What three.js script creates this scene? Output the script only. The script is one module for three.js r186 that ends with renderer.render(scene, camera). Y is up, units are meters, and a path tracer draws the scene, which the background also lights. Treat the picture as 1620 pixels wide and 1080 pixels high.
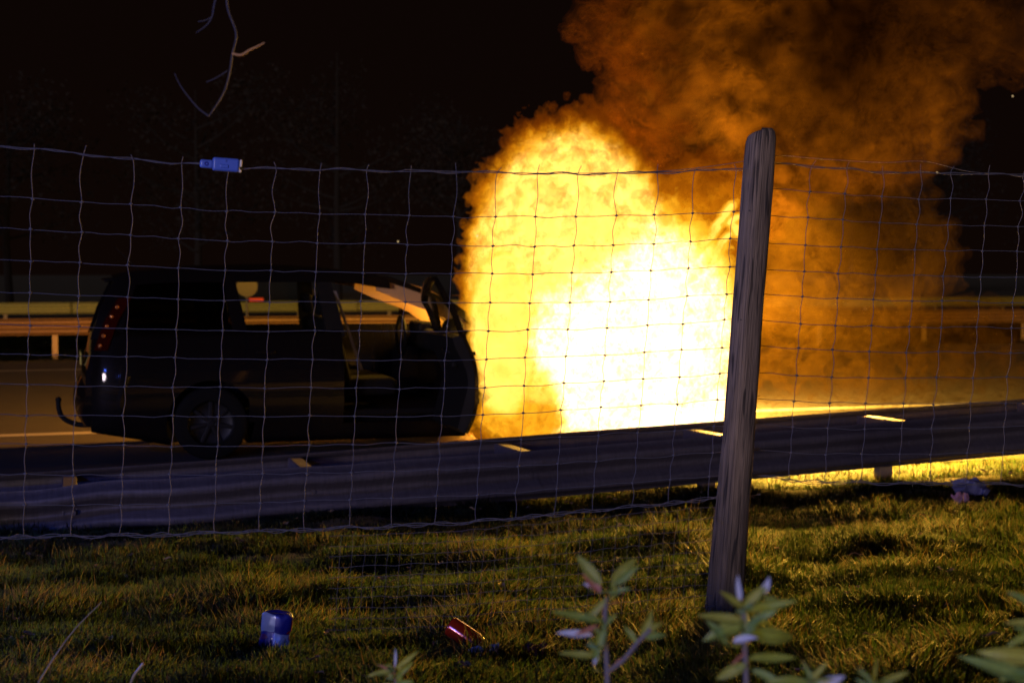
import * as THREE from 'three';
import { RoundedBoxGeometry } from 'three/addons/geometries/RoundedBoxGeometry.js';
import { mergeGeometries, mergeVertices } from 'three/addons/utils/BufferGeometryUtils.js';
import { Brush, Evaluator, SUBTRACTION } from 'three-bvh-csg';
import { MarchingCubes } from 'three/addons/objects/MarchingCubes.js';
import { createNoise3D } from 'simplex-noise';

// ---------------------------------------------------------------- camera, sky, light
const scene = new THREE.Scene();
const EYE = 1.62, FOC = 2225, HORIZON = 430, PITCH = Math.atan((540 - HORIZON) / FOC);
const camera = new THREE.PerspectiveCamera(2 * Math.atan(540 / FOC) * 180 / Math.PI, 1024 / 682, 0.05, 2000);
camera.position.set(0, EYE, 0);
camera.rotation.set(-PITCH, 0, 0);
camera.focus = 5.4;
camera.userData.fStop = 3.6;

const renderer = new THREE.WebGLRenderer({ antialias: true });
renderer.toneMapping = THREE.LinearToneMapping;
renderer.toneMappingExposure = 1;
renderer.shadowMap.enabled = true;

{ // night sky: almost black, a little warmer towards the horizon
  const W = 64, H = 32, data = new Float32Array(W * H * 4);
  for (let r = 0; r < H; r++) for (let c = 0; c < W; c++) {
    const up = Math.max(0, ((r + 0.5) / H - 0.5) * 2), k = Math.pow(1 - up, 3), o = (r * W + c) * 4;
    data[o] = 0.0026 + 0.0012 * k; data[o + 1] = 0.0012 + 0.0004 * k; data[o + 2] = 0.0010; data[o + 3] = 1;
  }
  const sky = new THREE.DataTexture(data, W, H, THREE.RGBAFormat, THREE.FloatType);
  sky.mapping = THREE.EquirectangularReflectionMapping;
  sky.magFilter = THREE.LinearFilter; sky.needsUpdate = true;
  scene.background = sky; scene.environment = sky;
}
// faint fill light standing in for unseen lamps behind the photographer
const frontFill = new THREE.DirectionalLight(new THREE.Color().setRGB(0.95, 0.78, 0.88), 0.8);
frontFill.position.set(-5, 1.7, 9); frontFill.target.position.set(1, 0.3, -6);
frontFill.castShadow = true; frontFill.shadow.radius = 14;
frontFill.shadow.camera.left = -15; frontFill.shadow.camera.right = 15; frontFill.shadow.camera.top = 15; frontFill.shadow.camera.bottom = -15; frontFill.shadow.camera.far = 60;
scene.add(frontFill, frontFill.target);

// ---------------------------------------------------------------- helpers
let seed = 20231;
const rnd = () => { seed = (seed + 0x6d2b79f5) | 0; let t = Math.imul(seed ^ (seed >>> 15), 1 | seed); t = (t + Math.imul(t ^ (t >>> 7), 61 | t)) ^ t; return ((t ^ (t >>> 14)) >>> 0) / 4294967296; };
const rr = (a, b) => a + (b - a) * rnd();
const n3 = createNoise3D(rnd);
const clamp = (x, a, b) => Math.min(b, Math.max(a, x));
const sstep = (x, a, b) => { const t = clamp((x - a) / (b - a), 0, 1); return t * t * (3 - 2 * t); };
const fbm = (x, y, z, o = 3) => { let s = 0, a = 0.5; for (let i = 0; i < o; i++) { s += a * n3(x, y, z); x *= 2.03; y *= 2.03; z *= 2.03; a *= 0.5; } return s; };
const V = (x, y, z) => new THREE.Vector3(x, y, z);
function lerpTable(t, x, k = 1) { // rows [x, v1, v2 ...]
  if (x <= t[0][0]) return t[0][k];
  for (let i = 1; i < t.length; i++) if (x <= t[i][0]) { const f = (x - t[i - 1][0]) / (t[i][0] - t[i - 1][0]); return t[i - 1][k] + f * (t[i][k] - t[i - 1][k]); }
  return t[t.length - 1][k];
}
const CP = Math.cos(PITCH), SP = Math.sin(PITCH);
// a direction of view at horizontal depth d
function at(px, py, d) {
  const x = (px - 810) / FOC, y = -(py - 540) / FOC;
  const wy = y * CP - SP, wz = -CP - y * SP, k = d / -wz;
  return V(x * k, EYE + wy * k, -d);
}
// the road frame: s along the road, w away from the photographer
const PHI = Math.atan(0.315), CF = Math.cos(PHI), SF = Math.sin(PHI);
const rp = (s, y, w) => V(s * CF - w * SF, y, -(s * SF + w * CF));
const sOf = (px, w) => w * Math.tan(PHI + Math.atan((px - 810) / FOC));
const dOf = (s, w) => s * SF + w * CF;
const road = (px, py, w) => { const s = sOf(px, w), p = at(px, py, dOf(s, w)); return { s, y: p.y, w }; };

const counts = {};
const numbered = (name) => { const n = (counts[name] = (counts[name] ?? -1) + 1); return n ? name + '_' + String(n).padStart(3, '0') : name; };
function tag(o, label, category, group) { if (label) o.userData.label = label; if (category) o.userData.category = category; if (group) o.userData.group = group; return o; }
function thing(name, label, category, pos = V(0, 0, 0), turn = 0, group) {
  const o = new THREE.Group(); o.name = numbered(name); o.position.copy(pos); o.rotation.y = turn; scene.add(o);
  return tag(o, label, category, group);
}
function mesh(name, geo, mat, parent = scene) {
  const g = Array.isArray(geo) ? mergeGeometries(geo.map((x) => (x.index ? x.toNonIndexed() : x))) : geo;
  const m = new THREE.Mesh(g, mat); m.name = parent === scene ? numbered(name) : name; m.castShadow = m.receiveShadow = true; parent.add(m); return m;
}
const std = (r, g, b, rough = 0.8, more = {}) => new THREE.MeshStandardMaterial({ color: new THREE.Color().setRGB(r, g, b), roughness: rough, ...more });
const phys = (r, g, b, rough, more = {}) => new THREE.MeshPhysicalMaterial({ color: new THREE.Color().setRGB(r, g, b), roughness: rough, ...more });
const xf = (g, p, r = [0, 0, 0], s = [1, 1, 1]) => g.applyMatrix4(new THREE.Matrix4().compose(V(...p), new THREE.Quaternion().setFromEuler(new THREE.Euler(...r)), V(...s)));
const rbox = (w, h, d, r = 0.01, p = [0, 0, 0], rot = [0, 0, 0]) => xf(new RoundedBoxGeometry(w, h, d, 2, r), p, rot);
function tube(pts, radius, segs = 0, sides = 6) { // radius: number or function of 0..1
  const c = new THREE.CatmullRomCurve3(pts, false, 'centripetal'), n = segs || Math.max(2, (pts.length - 1) * 4);
  const g = new THREE.TubeGeometry(c, n, 1, sides, false), p = g.attributes.position, f = typeof radius === 'function' ? radius : () => radius;
  for (let i = 0; i <= n; i++) { const o = c.getPointAt(i / n), r = f(i / n); for (let j = 0; j <= sides; j++) { const k = i * (sides + 1) + j; p.setXYZ(k, o.x + (p.getX(k) - o.x) * r, o.y + (p.getY(k) - o.y) * r, o.z + (p.getZ(k) - o.z) * r); } }
  return g;
}
// a strip: a ribbon of rectangular section along points, given per-point width direction
function gridGeo(nu, nv, f) { // f(u, v) -> [x, y, z]
  const pos = [], uv = [], idx = [];
  for (let i = 0; i <= nu; i++) for (let j = 0; j <= nv; j++) { const p = f(i / nu, j / nv); pos.push(p[0], p[1], p[2]); uv.push(p[3] ?? i / nu, p[4] ?? j / nv); }
  for (let i = 0; i < nu; i++) for (let j = 0; j < nv; j++) { const a = i * (nv + 1) + j, b = a + nv + 1; idx.push(a, b, a + 1, b, b + 1, a + 1); }
  const g = new THREE.BufferGeometry();
  g.setAttribute('position', new THREE.Float32BufferAttribute(pos, 3)); g.setAttribute('uv', new THREE.Float32BufferAttribute(uv, 2)); g.setIndex(idx); g.computeVertexNormals();
  return g;
}
function slab(nu, nv, outer, inner) { // closed plate between two surfaces f(u, v)
  const rim = (f) => gridGeo(40, 1, f), e = [];
  e.push(gridGeo(nu, nv, outer), gridGeo(nu, nv, (u, v) => inner(1 - u, v)));
  e.push(rim((u, v) => (v ? inner(u, 0) : outer(u, 0))), rim((u, v) => (v ? outer(u, 1) : inner(u, 1))));
  e.push(rim((u, v) => (v ? outer(0, u) : inner(0, u))), rim((u, v) => (v ? inner(1, u) : outer(1, u))));
  return mergeGeometries(e.map((x) => (x.index ? x.toNonIndexed() : x)));
}
function dataTex(w, h, f, srgb) {
  const d = new Uint8Array(w * h * 4);
  for (let y = 0; y < h; y++) for (let x = 0; x < w; x++) { const c = f(x / w, y / h), o = (y * w + x) * 4; for (let k = 0; k < 3; k++) d[o + k] = clamp(Math.round((Array.isArray(c) ? c[k] : c) * 255), 0, 255); d[o + 3] = 255; }
  const t = new THREE.DataTexture(d, w, h); t.wrapS = t.wrapT = THREE.RepeatWrapping; t.magFilter = THREE.LinearFilter; if (srgb) t.colorSpace = THREE.SRGBColorSpace; t.needsUpdate = true; return t;
}
const tn = (u, v, f, z, o = 3) => { const a = u * Math.PI * 2, b = v * Math.PI * 2, k = f / 6.283; return fbm(Math.cos(a) * k + z, Math.sin(a) * k + Math.cos(b) * k * 1.1, Math.sin(b) * k + z * 2, o); };

// ---------------------------------------------------------------- ground and road
function groundY(s, w) {
  const base = lerpTable([[-40, 0.62], [1, 0.62], [3, 0.54], [4.8, 0.34], [6.2, 0.25], [8.5, 0.13], [9.4, 0.08], [10.3, -0.035], [26.4, -0.035], [26.9, 0.0], [39, 0.02], [41.5, -0.035], [56, -0.035], [58, 0.05], [700, 0.1]], w);
  let bump = 0;
  if (w < 10.2) { const k = sstep(10.2 - w, 0, 1.5); bump = k * (0.04 * n3(s * 0.7, w * 1.1, 3) + 0.02 * n3(s * 1.9, w * 2.6, 7) + 0.018 * n3(s * 5, w * 6, 1)); }
  else if (w > 27 && w < 39) bump = 0.03 * n3(s * 0.8, w * 0.8, 2);
  return base + bump;
}
const soilMap = dataTex(512, 512, (u, v) => { const n = 0.5 + 0.5 * tn(u, v, 18, 1), m = 0.5 + 0.5 * tn(u, v, 90, 4, 2); return [0.17 + 0.16 * n + 0.08 * m, 0.17 + 0.13 * n + 0.08 * m, 0.09 + 0.05 * n]; }, true);
soilMap.repeat.set(0.5, 0.5);
const soilMat = std(1, 1, 1, 1, { map: soilMap });
{
  const S = [], W = [];
  for (let s = -500; s < -12; s += 45) S.push(s);
  for (let s = -12; s <= 16; s += 0.14) S.push(s);
  for (let s = 18; s < 700; s += 45) S.push(s);
  for (let w = -60; w < 0; w += 10) W.push(w);
  for (let w = 0; w < 2.4; w += 0.4) W.push(w);
  for (let w = 2.4; w <= 10.6; w += 0.1) W.push(w);
  for (const w of [14, 20, 26, 26.4, 26.7, 27, 28, 30, 32, 34, 36, 38, 39, 40, 41.5, 50, 56, 58, 70, 120, 250, 700]) W.push(w);
  const g = gridGeo(S.length - 1, W.length - 1, (u, v) => { const s = S[Math.round(u * (S.length - 1))], w = W[Math.round(v * (W.length - 1))], p = rp(s, groundY(s, w), w); return [p.x, p.y, p.z, s, w]; });
  mesh('ground', g, soilMat).userData.kind = 'structure';
}
const asphaltMap = dataTex(512, 512, (u, v) => { const n = 0.5 + 0.5 * tn(u, v, 10, 9), m = 0.5 + 0.5 * tn(u, v, 160, 5, 2); const c = 0.235 + 0.05 * n + 0.09 * m; return [c, c, c * 1.01]; }, true);
asphaltMap.repeat.set(0.33, 0.33);
const asphaltBump = dataTex(512, 512, (u, v) => 0.5 + 0.5 * tn(u, v, 220, 2, 2)); asphaltBump.repeat.set(0.7, 0.7);
const asphalt = std(0.62, 0.6, 0.56, 0.78, { map: asphaltMap, bumpMap: asphaltBump, bumpScale: 0.004 });
function sheet(name, s0, s1, w0, w1, y, mat, thick = 0) {
  const f = (yy) => (u, v) => { const p = rp(s0 + u * (s1 - s0), yy, w0 + v * (w1 - w0)); return [p.x, p.y, p.z, s0 + u * (s1 - s0), w0 + v * (w1 - w0)]; };
  const m = mesh(name, thick ? slab(2, 1, f(y), f(y - thick)) : gridGeo(2, 1, f(y)), mat); m.userData.kind = 'structure'; return m;
}
sheet('road', -420, 600, 10.3, 26.45, 0, asphalt, 0.06);
sheet('road', -420, 600, 41.6, 55.8, 0, asphalt, 0.06);
const lineMap = dataTex(256, 64, (u, v) => { const n = tn(u, v, 60, 3, 3); const c = 0.74 + 0.2 * n; return [c, c, c * 0.96]; }, true); lineMap.repeat.set(0.7, 4);
const paint = std(0.85, 0.85, 0.85, 0.6, { map: lineMap });
sheet('road_marking', -420, 600, 14.62, 14.84, 0.004, paint);
sheet('road_marking', -420, 600, 24.3, 24.5, 0.004, paint);
sheet('road_marking', -420, 600, 43.2, 43.4, 0.004, paint);

// ---------------------------------------------------------------- grass
const grassMat = std(1, 1, 1, 0.72, { vertexColors: true, side: THREE.DoubleSide });
function tuft(blades, hgt, spread) {
  const pos = [], col = [], idx = [], nor = [];
  for (let b = 0; b < blades; b++) {
    const a = rr(0, 6.283), r = spread * Math.sqrt(rnd()), h = hgt * rr(0.45, 1.15), lean = rr(0.1, 0.95) * h, la = a + rr(-1, 1), wd = rr(0.0010, 0.0024), x0 = r * Math.cos(a), z0 = r * Math.sin(a);
    const wx = -Math.sin(la) * wd, wz = Math.cos(la) * wd, dry = rnd() < 0.12, t = rr(0.7, 1.25), start = pos.length / 3;
    for (let k = 0; k <= 3; k++) {
      const f = k / 3, q = 1 - f * f * 0.9, x = x0 + Math.cos(la) * lean * f * f, y = h * f * (1 - 0.25 * f * (lean / h)), z = z0 + Math.sin(la) * lean * f * f;
      for (const s of k === 3 ? [0] : [-1, 1]) { pos.push(x + s * wx * q, y, z + s * wz * q); const c = dry ? [0.17 * t, 0.14 * t, 0.05 * t] : [0.055 * t, 0.112 * t, 0.018 * t]; col.push(...c); nor.push(Math.cos(la) * 0.5, 0.8, Math.sin(la) * 0.5); }
    }
    idx.push(start, start + 1, start + 2, start + 1, start + 3, start + 2, start + 2, start + 3, start + 4, start + 3, start + 5, start + 4, start + 4, start + 5, start + 6);
  }
  const g = new THREE.BufferGeometry();
  g.setAttribute('position', new THREE.Float32BufferAttribute(pos, 3)); g.setAttribute('normal', new THREE.Float32BufferAttribute(nor, 3)); g.setAttribute('color', new THREE.Float32BufferAttribute(col, 3)); g.setIndex(idx);
  return g;
}
function scatter(name, geo, spots) {
  const im = new THREE.InstancedMesh(geo, grassMat, spots.length), m = new THREE.Matrix4(), q = new THREE.Quaternion(), e = new THREE.Euler();
  spots.forEach(([p, sc, tint], i) => { e.set(rr(-0.15, 0.15), rr(0, 6.283), rr(-0.15, 0.15)); m.compose(p, q.setFromEuler(e), V(sc, sc * rr(0.75, 1.25), sc)); im.setMatrixAt(i, m); im.setColorAt(i, tint); });
  im.name = numbered(name); im.castShadow = im.receiveShadow = true; scene.add(im);
  im.userData.kind = 'stuff'; im.userData.label = 'rough olive green grass covering the verge'; return im;
}
{
  const kinds = [tuft(18, 0.040, 0.08), tuft(12, 0.07, 0.06), tuft(22, 0.027, 0.10)], lists = [[], [], []];
  for (let i = 0; i < 100000; i++) {
    const near = rnd() < 0.72, w = near ? rr(2.9, 6.6) : rr(6.4, 10.25), s = w * Math.tan(PHI + rr(-0.56, 0.58)), g = fbm(s * 0.9, w * 1.3, 11, 3);
    if (g < -0.3 && rnd() < 0.6) continue;
    const k = g > 0.16 && rnd() < 0.55 ? 1 : rnd() < 0.45 ? 2 : 0, t = 0.85 + 0.6 * fbm(s * 1.6, w * 1.6, 30, 2);
    lists[k].push([rp(s, groundY(s, w) - 0.004, w), rr(0.75, 1.3) * (1 + 0.5 * g), new THREE.Color().setRGB(t * rr(0.85, 1.3), t, t * 0.8)]);
  }
  lists.forEach((l, k) => scatter('grass', kinds[k], l));
  const far = [];
  for (let i = 0; i < 12000; i++) { const w = rr(26.8, 39.5), s = w * Math.tan(PHI + rr(-0.5, 0.5)); far.push([rp(s, groundY(s, w), w), rr(1.6, 3.2), new THREE.Color().setRGB(1, 1.1, 0.8)]); }
  scatter('median_grass', kinds[0], far).userData.label = 'green grass strip between the two far guardrails';
}

{ // dry leaves and stalks lying in the grass
  const list = []; for (let i = 0; i < 420; i++) { const w = rr(3.2, 9.6), s = w * Math.tan(PHI + rr(-0.42, 0.42)), t = rr(0.5, 1.2); list.push([rp(s, groundY(s, w) + rr(0.015, 0.04), w), rr(0.5, 1.2), new THREE.Color().setRGB(0.34 * t, 0.22 * t, 0.1 * t)]); }
  const lg = gridGeo(5, 3, (u, v) => { const a = Math.sin(Math.PI * clamp(u, 0.02, 0.98)) * 0.013, x = (v - 0.5) * 2 * a; return [x, 0.006 * Math.sin(u * 7) + Math.abs(x) * 0.7, (u - 0.5) * 0.055]; });
  lg.setAttribute('color', new THREE.Float32BufferAttribute(new Float32Array(lg.attributes.position.count * 3).fill(1), 3));
  const im = scatter('leaf_litter', lg, list); im.userData.label = 'dry brown leaves lying loose in the verge grass';
}
// ---------------------------------------------------------------- guardrails
const zincMap = dataTex(512, 256, (u, v) => { const n = 0.5 + 0.5 * tn(u, v, 26, 12), m = 0.5 + 0.5 * tn(u, v, 120, 15, 2), st = 0.5 + 0.5 * n3(u * 120, v * 3, 5); const c = 0.66 + 0.14 * n + 0.08 * m - 0.1 * st; return [c, c, c * 1.02]; }, true);
const zincRough = dataTex(256, 256, (u, v) => 0.38 + 0.22 * (0.5 + 0.5 * tn(u, v, 30, 20)) + 0.1 * tn(u, v, 120, 2, 2));
const dirtyZinc = std(0.22, 0.19, 0.205, 1, { map: zincMap, roughnessMap: zincRough, metalness: 0.4 });
const zinc = std(0.5, 0.37, 0.12, 1, { map: zincMap, roughnessMap: zincRough, metalness: 0.2 });  // far zinc, with firelight orange put into its colour
const rustSteel = std(0.22, 0.2, 0.18, 0.7, { metalness: 0.3 });
const WPROF = [[0.310, 0], [0.296, 0.006], [0.282, 0.03], [0.268, 0.07], [0.255, 0.083], [0.225, 0.083], [0.208, 0.07], [0.178, 0.015], [0.155, 0.006], [0.132, 0.015], [0.102, 0.07], [0.085, 0.083], [0.055, 0.083], [0.042, 0.07], [0.028, 0.03], [0.014, 0.006], [0, 0]];
// one 4 m section of beam; dir +1 = humps away from the photographer
function beamGeo(s0, s1, wAt, topAt, dir, tilt = () => 0) {
  const nu = Math.max(2, Math.round((s1 - s0) / 0.12)), nv = WPROF.length - 1;
  const f = (off) => (u, v) => {
    const s = s0 + u * (s1 - s0), [py, pz] = WPROF[Math.round(v * nv)], a = Math.min(Math.round(v * nv) + 1, nv), b = Math.max(Math.round(v * nv) - 1, 0);
    const dy = WPROF[a][0] - WPROF[b][0], dz = WPROF[a][1] - WPROF[b][1], L = Math.hypot(dy, dz), ny = dz / L * off, nz = -dy / L * off, k = tilt(s);
    const yy = py - 0.31 + ny, zz = (pz + nz), p = rp(s, topAt(s) + yy * Math.cos(k) , wAt(s) + dir * (zz + yy * Math.sin(k)));
    return [p.x, p.y, p.z, s * 0.5, py * 2];
  };
  const e = [gridGeo(nu, nv, f(0)), gridGeo(nu, nv, f(-0.004))];
  e.push(gridGeo(nu, 1, (u, v) => f(v ? -0.004 : 0)(u, 0)), gridGeo(nu, 1, (u, v) => f(v ? -0.004 : 0)(u, 1)));
  e.push(gridGeo(1, nv, (u, v) => f(u ? -0.004 : 0)(0, v)), gridGeo(1, nv, (u, v) => f(u ? -0.004 : 0)(1, v)));
  return e;
}
const boltG = xf(new THREE.CylinderGeometry(0.014, 0.017, 0.012, 8), [0, 0, 0], [Math.PI / 2, 0, 0]);
{
  const WN = 8.42, WF = 9.02;
  const topN = [[-200, 796], [0, 777], [230, 757], [460, 737], [700, 725], [823, 714], [956, 703], [1141, 689], [1400, 668], [1620, 650], [2000, 620]];
  const topF = [[-200, 764], [0, 750], [230, 735], [460, 719], [700, 700], [793, 691], [962, 679], [1144, 666], [1360, 649], [1620, 632], [2000, 600]];
  const yTab = (tab, w) => tab.map(([px, py]) => { const r = road(px, py, w); return [r.s, r.y]; });
  const nTab = yTab(topN, WN), fTab = yTab(topF, WF);
  const smooth = (tab) => (s) => { let a = 0; for (let k = -3; k <= 3; k++) a += lerpTable(tab, s + k * 0.25); return a / 7; };
  const yn = smooth(nTab), yf = smooth(fTab), gr = thing('guardrail', 'long galvanised double guardrail crossing in front of the burning car', 'guardrail', V(0, 0, 0));
  const dent = (s) => 0.012 * n3(s * 1.3, 4, 2) * sstep(2.2 - s, 0, 1.2);
  for (let k = -2; k < 4; k++) {
    const s0 = -1.3 + k * 4, s1 = s0 + 4.12, lap = (s) => (s > s0 + 4 ? 0.006 : 0);
    mesh('rail_beam', beamGeo(s0, s1, (s) => WN + dent(s) - lap(s), (s) => yn(s) + dent(s), -1, (s) => 0.25 * sstep(1.2 - s, 0, 2.2)), dirtyZinc, gr);
    mesh('rail_beam', beamGeo(s0, s1, (s) => WF + lap(s), yf, 1), dirtyZinc, gr);
  }
  const postG = (h) => [rbox(0.10, h, 0.008, 0.002, [0, -h / 2, 0.04]), rbox(0.10, h, 0.008, 0.002, [0, -h / 2, -0.04]), rbox(0.008, h, 0.072, 0.002, [0, -h / 2, 0])];
  for (let k = -4; k < 8; k++) {
    const s = 1.37 + k * 1.385, yt = Math.min(yn(s), yf(s)) - 0.05, wm = (WN + WF) / 2, h = Math.max(0.3, yt - groundY(s, wm) + 0.35);
    const post = mesh('post', postG(h).map((g) => g.rotateY(PHI)), rustSteel, gr); post.position.copy(rp(s, yt - 0.04, wm));
    const sp = mesh('spacer', [rbox(0.075, 0.01, WF - WN - 0.02, 0.002, [0, 0.035, 0]), rbox(0.01, 0.16, WF - WN - 0.02, 0.002, [0.0375, -0.045, 0]), rbox(0.01, 0.16, WF - WN - 0.02, 0.002, [-0.0375, -0.045, 0])].map((g) => g.rotateX(Math.atan2(yn(s) - yf(s), WF - WN)).rotateY(PHI)), dirtyZinc, gr);
    sp.position.copy(rp(s, (yn(s) + yf(s)) / 2 - 0.06, wm));
    for (const [w, y, d] of [[WN, yn(s) - 0.155, -1], [WF, yf(s) - 0.155, 1]]) { const b = mesh('bolt', boltG, zinc, gr); b.position.copy(rp(s + 0.02, y, w + d * 0.014)); b.rotation.y = PHI; b.material = dirtyZinc; }
  }
}
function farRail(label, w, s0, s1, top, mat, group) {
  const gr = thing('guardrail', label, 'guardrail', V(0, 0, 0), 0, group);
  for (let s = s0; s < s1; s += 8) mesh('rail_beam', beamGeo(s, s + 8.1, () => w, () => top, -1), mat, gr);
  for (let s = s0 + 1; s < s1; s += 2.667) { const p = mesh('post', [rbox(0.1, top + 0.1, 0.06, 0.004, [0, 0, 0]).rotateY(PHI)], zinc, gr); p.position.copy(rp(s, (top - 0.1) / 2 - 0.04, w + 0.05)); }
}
farRail('galvanised guardrail beyond the road, its posts showing left of the dark car', 27.4, -14.6, 33, 0.76, std(0.34, 0.2, 0.06, 1, { map: zincMap, roughnessMap: zincRough, metalness: 0.2 }));  // dim orange firelight put into this rail's zinc colour
farRail('farther guardrail whose two thin bright ridges run just below the dark tree line', 40.6, -8, 50, 0.78, std(0.85, 0.72, 0.12, 1, { map: zincMap, roughnessMap: zincRough, metalness: 0.1 }));  // yellow firelight put into the zinc colour, brighter than the nearer rail

// ---------------------------------------------------------------- wire fence and its post
const wireMat = std(0.11, 0.11, 0.125, 0.85);
const FD0 = 4.82, FT = 0.27, fd = (px) => FD0 / (1 - FT * (px - 810) / FOC);
const fp = (px, py, off = 0) => at(px, py, fd(px) + off);
const ROWL = [[-120, 225, 306, 356, 405, 456, 509, 556, 604, 652, 699, 746, 795, 850], [50, 235, 314, 363, 412, 463, 515, 561, 609, 657, 704, 751, 799, 849], [208, 252, 324, 372, 420, 470, 519, 564, 611, 658, 705, 752, 798, 847], [362, 265, 334, 381, 428, 476, 523, 568, 613, 659, 706, 751, 796, 842], [720, 272, 343, 388, 433, 479, 524, 570, 614, 658, 700, 742, 785, 828], [914, 275, 343, 389, 432, 478, 521, 563, 606, 648, 690, 731, 771, 810], [1040, 273, 341, 385, 427, 472, 514, 556, 598, 640, 682, 722, 760, 797], [1165, 268, 335, 378, 421, 464, 506, 548, 590, 631, 672, 712, 750, 786], [1215, 266, 332, 375, 417, 460, 501, 543, 585, 626, 667, 707, 745, 782]];
const ROWR = [[1195, 256, 296, 340, 384, 426, 464, 506, 547, 590, 630, 670, 711, 753], [1285, 263, 303, 345, 388, 430, 471, 513, 553, 595, 636, 677, 718, 762], [1400, 272, 312, 353, 394, 435, 475, 517, 557, 598, 639, 679, 719, 764], [1620, 277, 318, 358, 398, 439, 478, 518, 558, 597, 636, 675, 714, 766], [1850, 282, 323, 362, 402, 442, 481, 521, 560, 599, 637, 676, 715, 768]];
const STAYL = [-100, -24, 52, 130, 208, 287, 362, 435, 508, 580, 650, 720, 787, 850, 914, 977, 1040, 1100, 1165], STAYR = [1285, 1340, 1397, 1457, 1506, 1564, 1619, 1674, 1728, 1780];
const knotG = xf(new THREE.IcosahedronGeometry(0.0042, 1), [0, 0, 0], [0, 0, 0], [1.5, 0.9, 1]);
function wirePanel(label, ROW, stays, x0, x1, shift) {
  const f = thing('wire_fence', label, 'wire fence');
  const knots = [];
  for (let r = 0; r < 13; r++) {
    const pts = [], n = Math.round((x1 - x0) / 26);
    for (let i = 0; i <= n; i++) { const x = x0 + (x1 - x0) * i / n, wob = r === 12 ? 1.2 : 2.0; pts.push(fp(x, lerpTable(ROW, x, r + 1) + wob * n3(x * 0.025, r * 3.1, 5), 0.006 * n3(x * 0.02, r * 2, 9))); }
    mesh('line_wire', tube(pts, r === 0 || r === 12 ? 0.0017 : 0.0012, n * 2, 6), wireMat, f);
    if (r === 12 || r === 0) for (let k = 0; k < (r ? 2 : 1); k++) { // the selvedge is twisted from several strands
      const q = []; for (let i = 0; i <= n * 2; i++) { const x = x0 + (x1 - x0) * i / n / 2; q.push(fp(x, lerpTable(ROW, x, r + 1) + 1.2 * n3(x * 0.025, r * 3.1, 5) + (r ? 3.6 : 2.4) * Math.sin(x * (0.055 + 0.03 * k) + k * 2) , 0.004 * Math.cos(x * 0.06))); }
      mesh('line_wire', tube(q, 0.0015, n * 2, 5), wireMat, f);
    }
  }
  for (const x of stays) {
    const pts = [], sh = shift(x), side = rnd() < 0.5 ? 1 : -1;
    pts.push(fp(x + 0.1 * 7 + rr(-4, 7), lerpTable(ROW, x, 1) - rr(6, 15), -0.003));
    for (let r = 0; r < 13; r++) {
      const xr = x + sh * r / 12 + 2.2 * n3(x, r, 1), y = lerpTable(ROW, xr, r + 1) + (r === 12 ? 1.2 : 2.0) * n3(xr * 0.025, r * 3.1, 5), p = fp(xr, y, -0.003);
      pts.push(p);
      if (r && r < 12) knots.push(p);
      if (r < 12) { const x2 = x + sh * (r + 0.5) / 12, y2 = (y + lerpTable(ROW, x2, r + 2)) / 2; pts.push(fp(x2 + 3.4 * side * (0.5 + 0.5 * rnd()) * (r < 2 ? 1.3 : 0.75), y2, -0.003)); }
    }
    mesh('stay_wire', tube(pts, 0.0012, pts.length * 3, 6), wireMat, f);
  }
  for (const p of knots) { const k = mesh('knot', knotG, wireMat, f); k.position.copy(p); k.rotation.z = rr(-0.4, 0.4); }
  return f;
}
const fenceL = wirePanel('knotted wire fence left of the wooden post, crossing before car and fire', ROWL, STAYL, -120, 1203, (x) => -14 - 0.026 * x);
// the barbed top strand that climbs to the post, and the fine netting along the ground
mesh('top_strand', tube([[640, 268], [787, 273], [914, 274], [1040, 271], [1100, 266], [1165, 257], [1200, 250]].map(([x, y]) => fp(x, y, -0.006)), 0.0014, 60, 5), wireMat, fenceL);
for (let r = 0; r < 10; r++) {
  const pts = [];
  for (let x = 520; x <= 1150; x += 21) { const t = r / 9, y = lerpTable(ROWL, x, 13) + 12 + t * 158 * (1 - 0.0001 * (1150 - x)) + 2 * n3(x * 0.03, r * 4, 2), sag = 0.10 * t; pts.push(at(x, y, fd(x) - sag)); }
  mesh('netting_wire', tube(pts, 0.0009, 90, 5), wireMat, fenceL);
}
for (let x = 540; x < 1150; x += 19) { const pts = []; for (let r = 0; r <= 9; r++) { const t = r / 9; pts.push(at(x - 12 * t + 2 * n3(x, r, 3), lerpTable(ROWL, x, 13) + 12 + t * 158, fd(x) - 0.1 * t)); } mesh('netting_wire', tube(pts, 0.0005, 18, 4), wireMat, fenceL); }
const fenceR = wirePanel('knotted wire fence right of the wooden post, before the drifting smoke', ROWR, STAYR, 1196, 1850, () => -36);
mesh('top_strand', tube([[1200, 250], [1232, 246], [1285, 250], [1400, 257], [1462, 255], [1540, 272], [1700, 276]].map(([x, y]) => fp(x, y, -0.006)), 0.0013, 60, 5), wireMat, fenceR);
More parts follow.
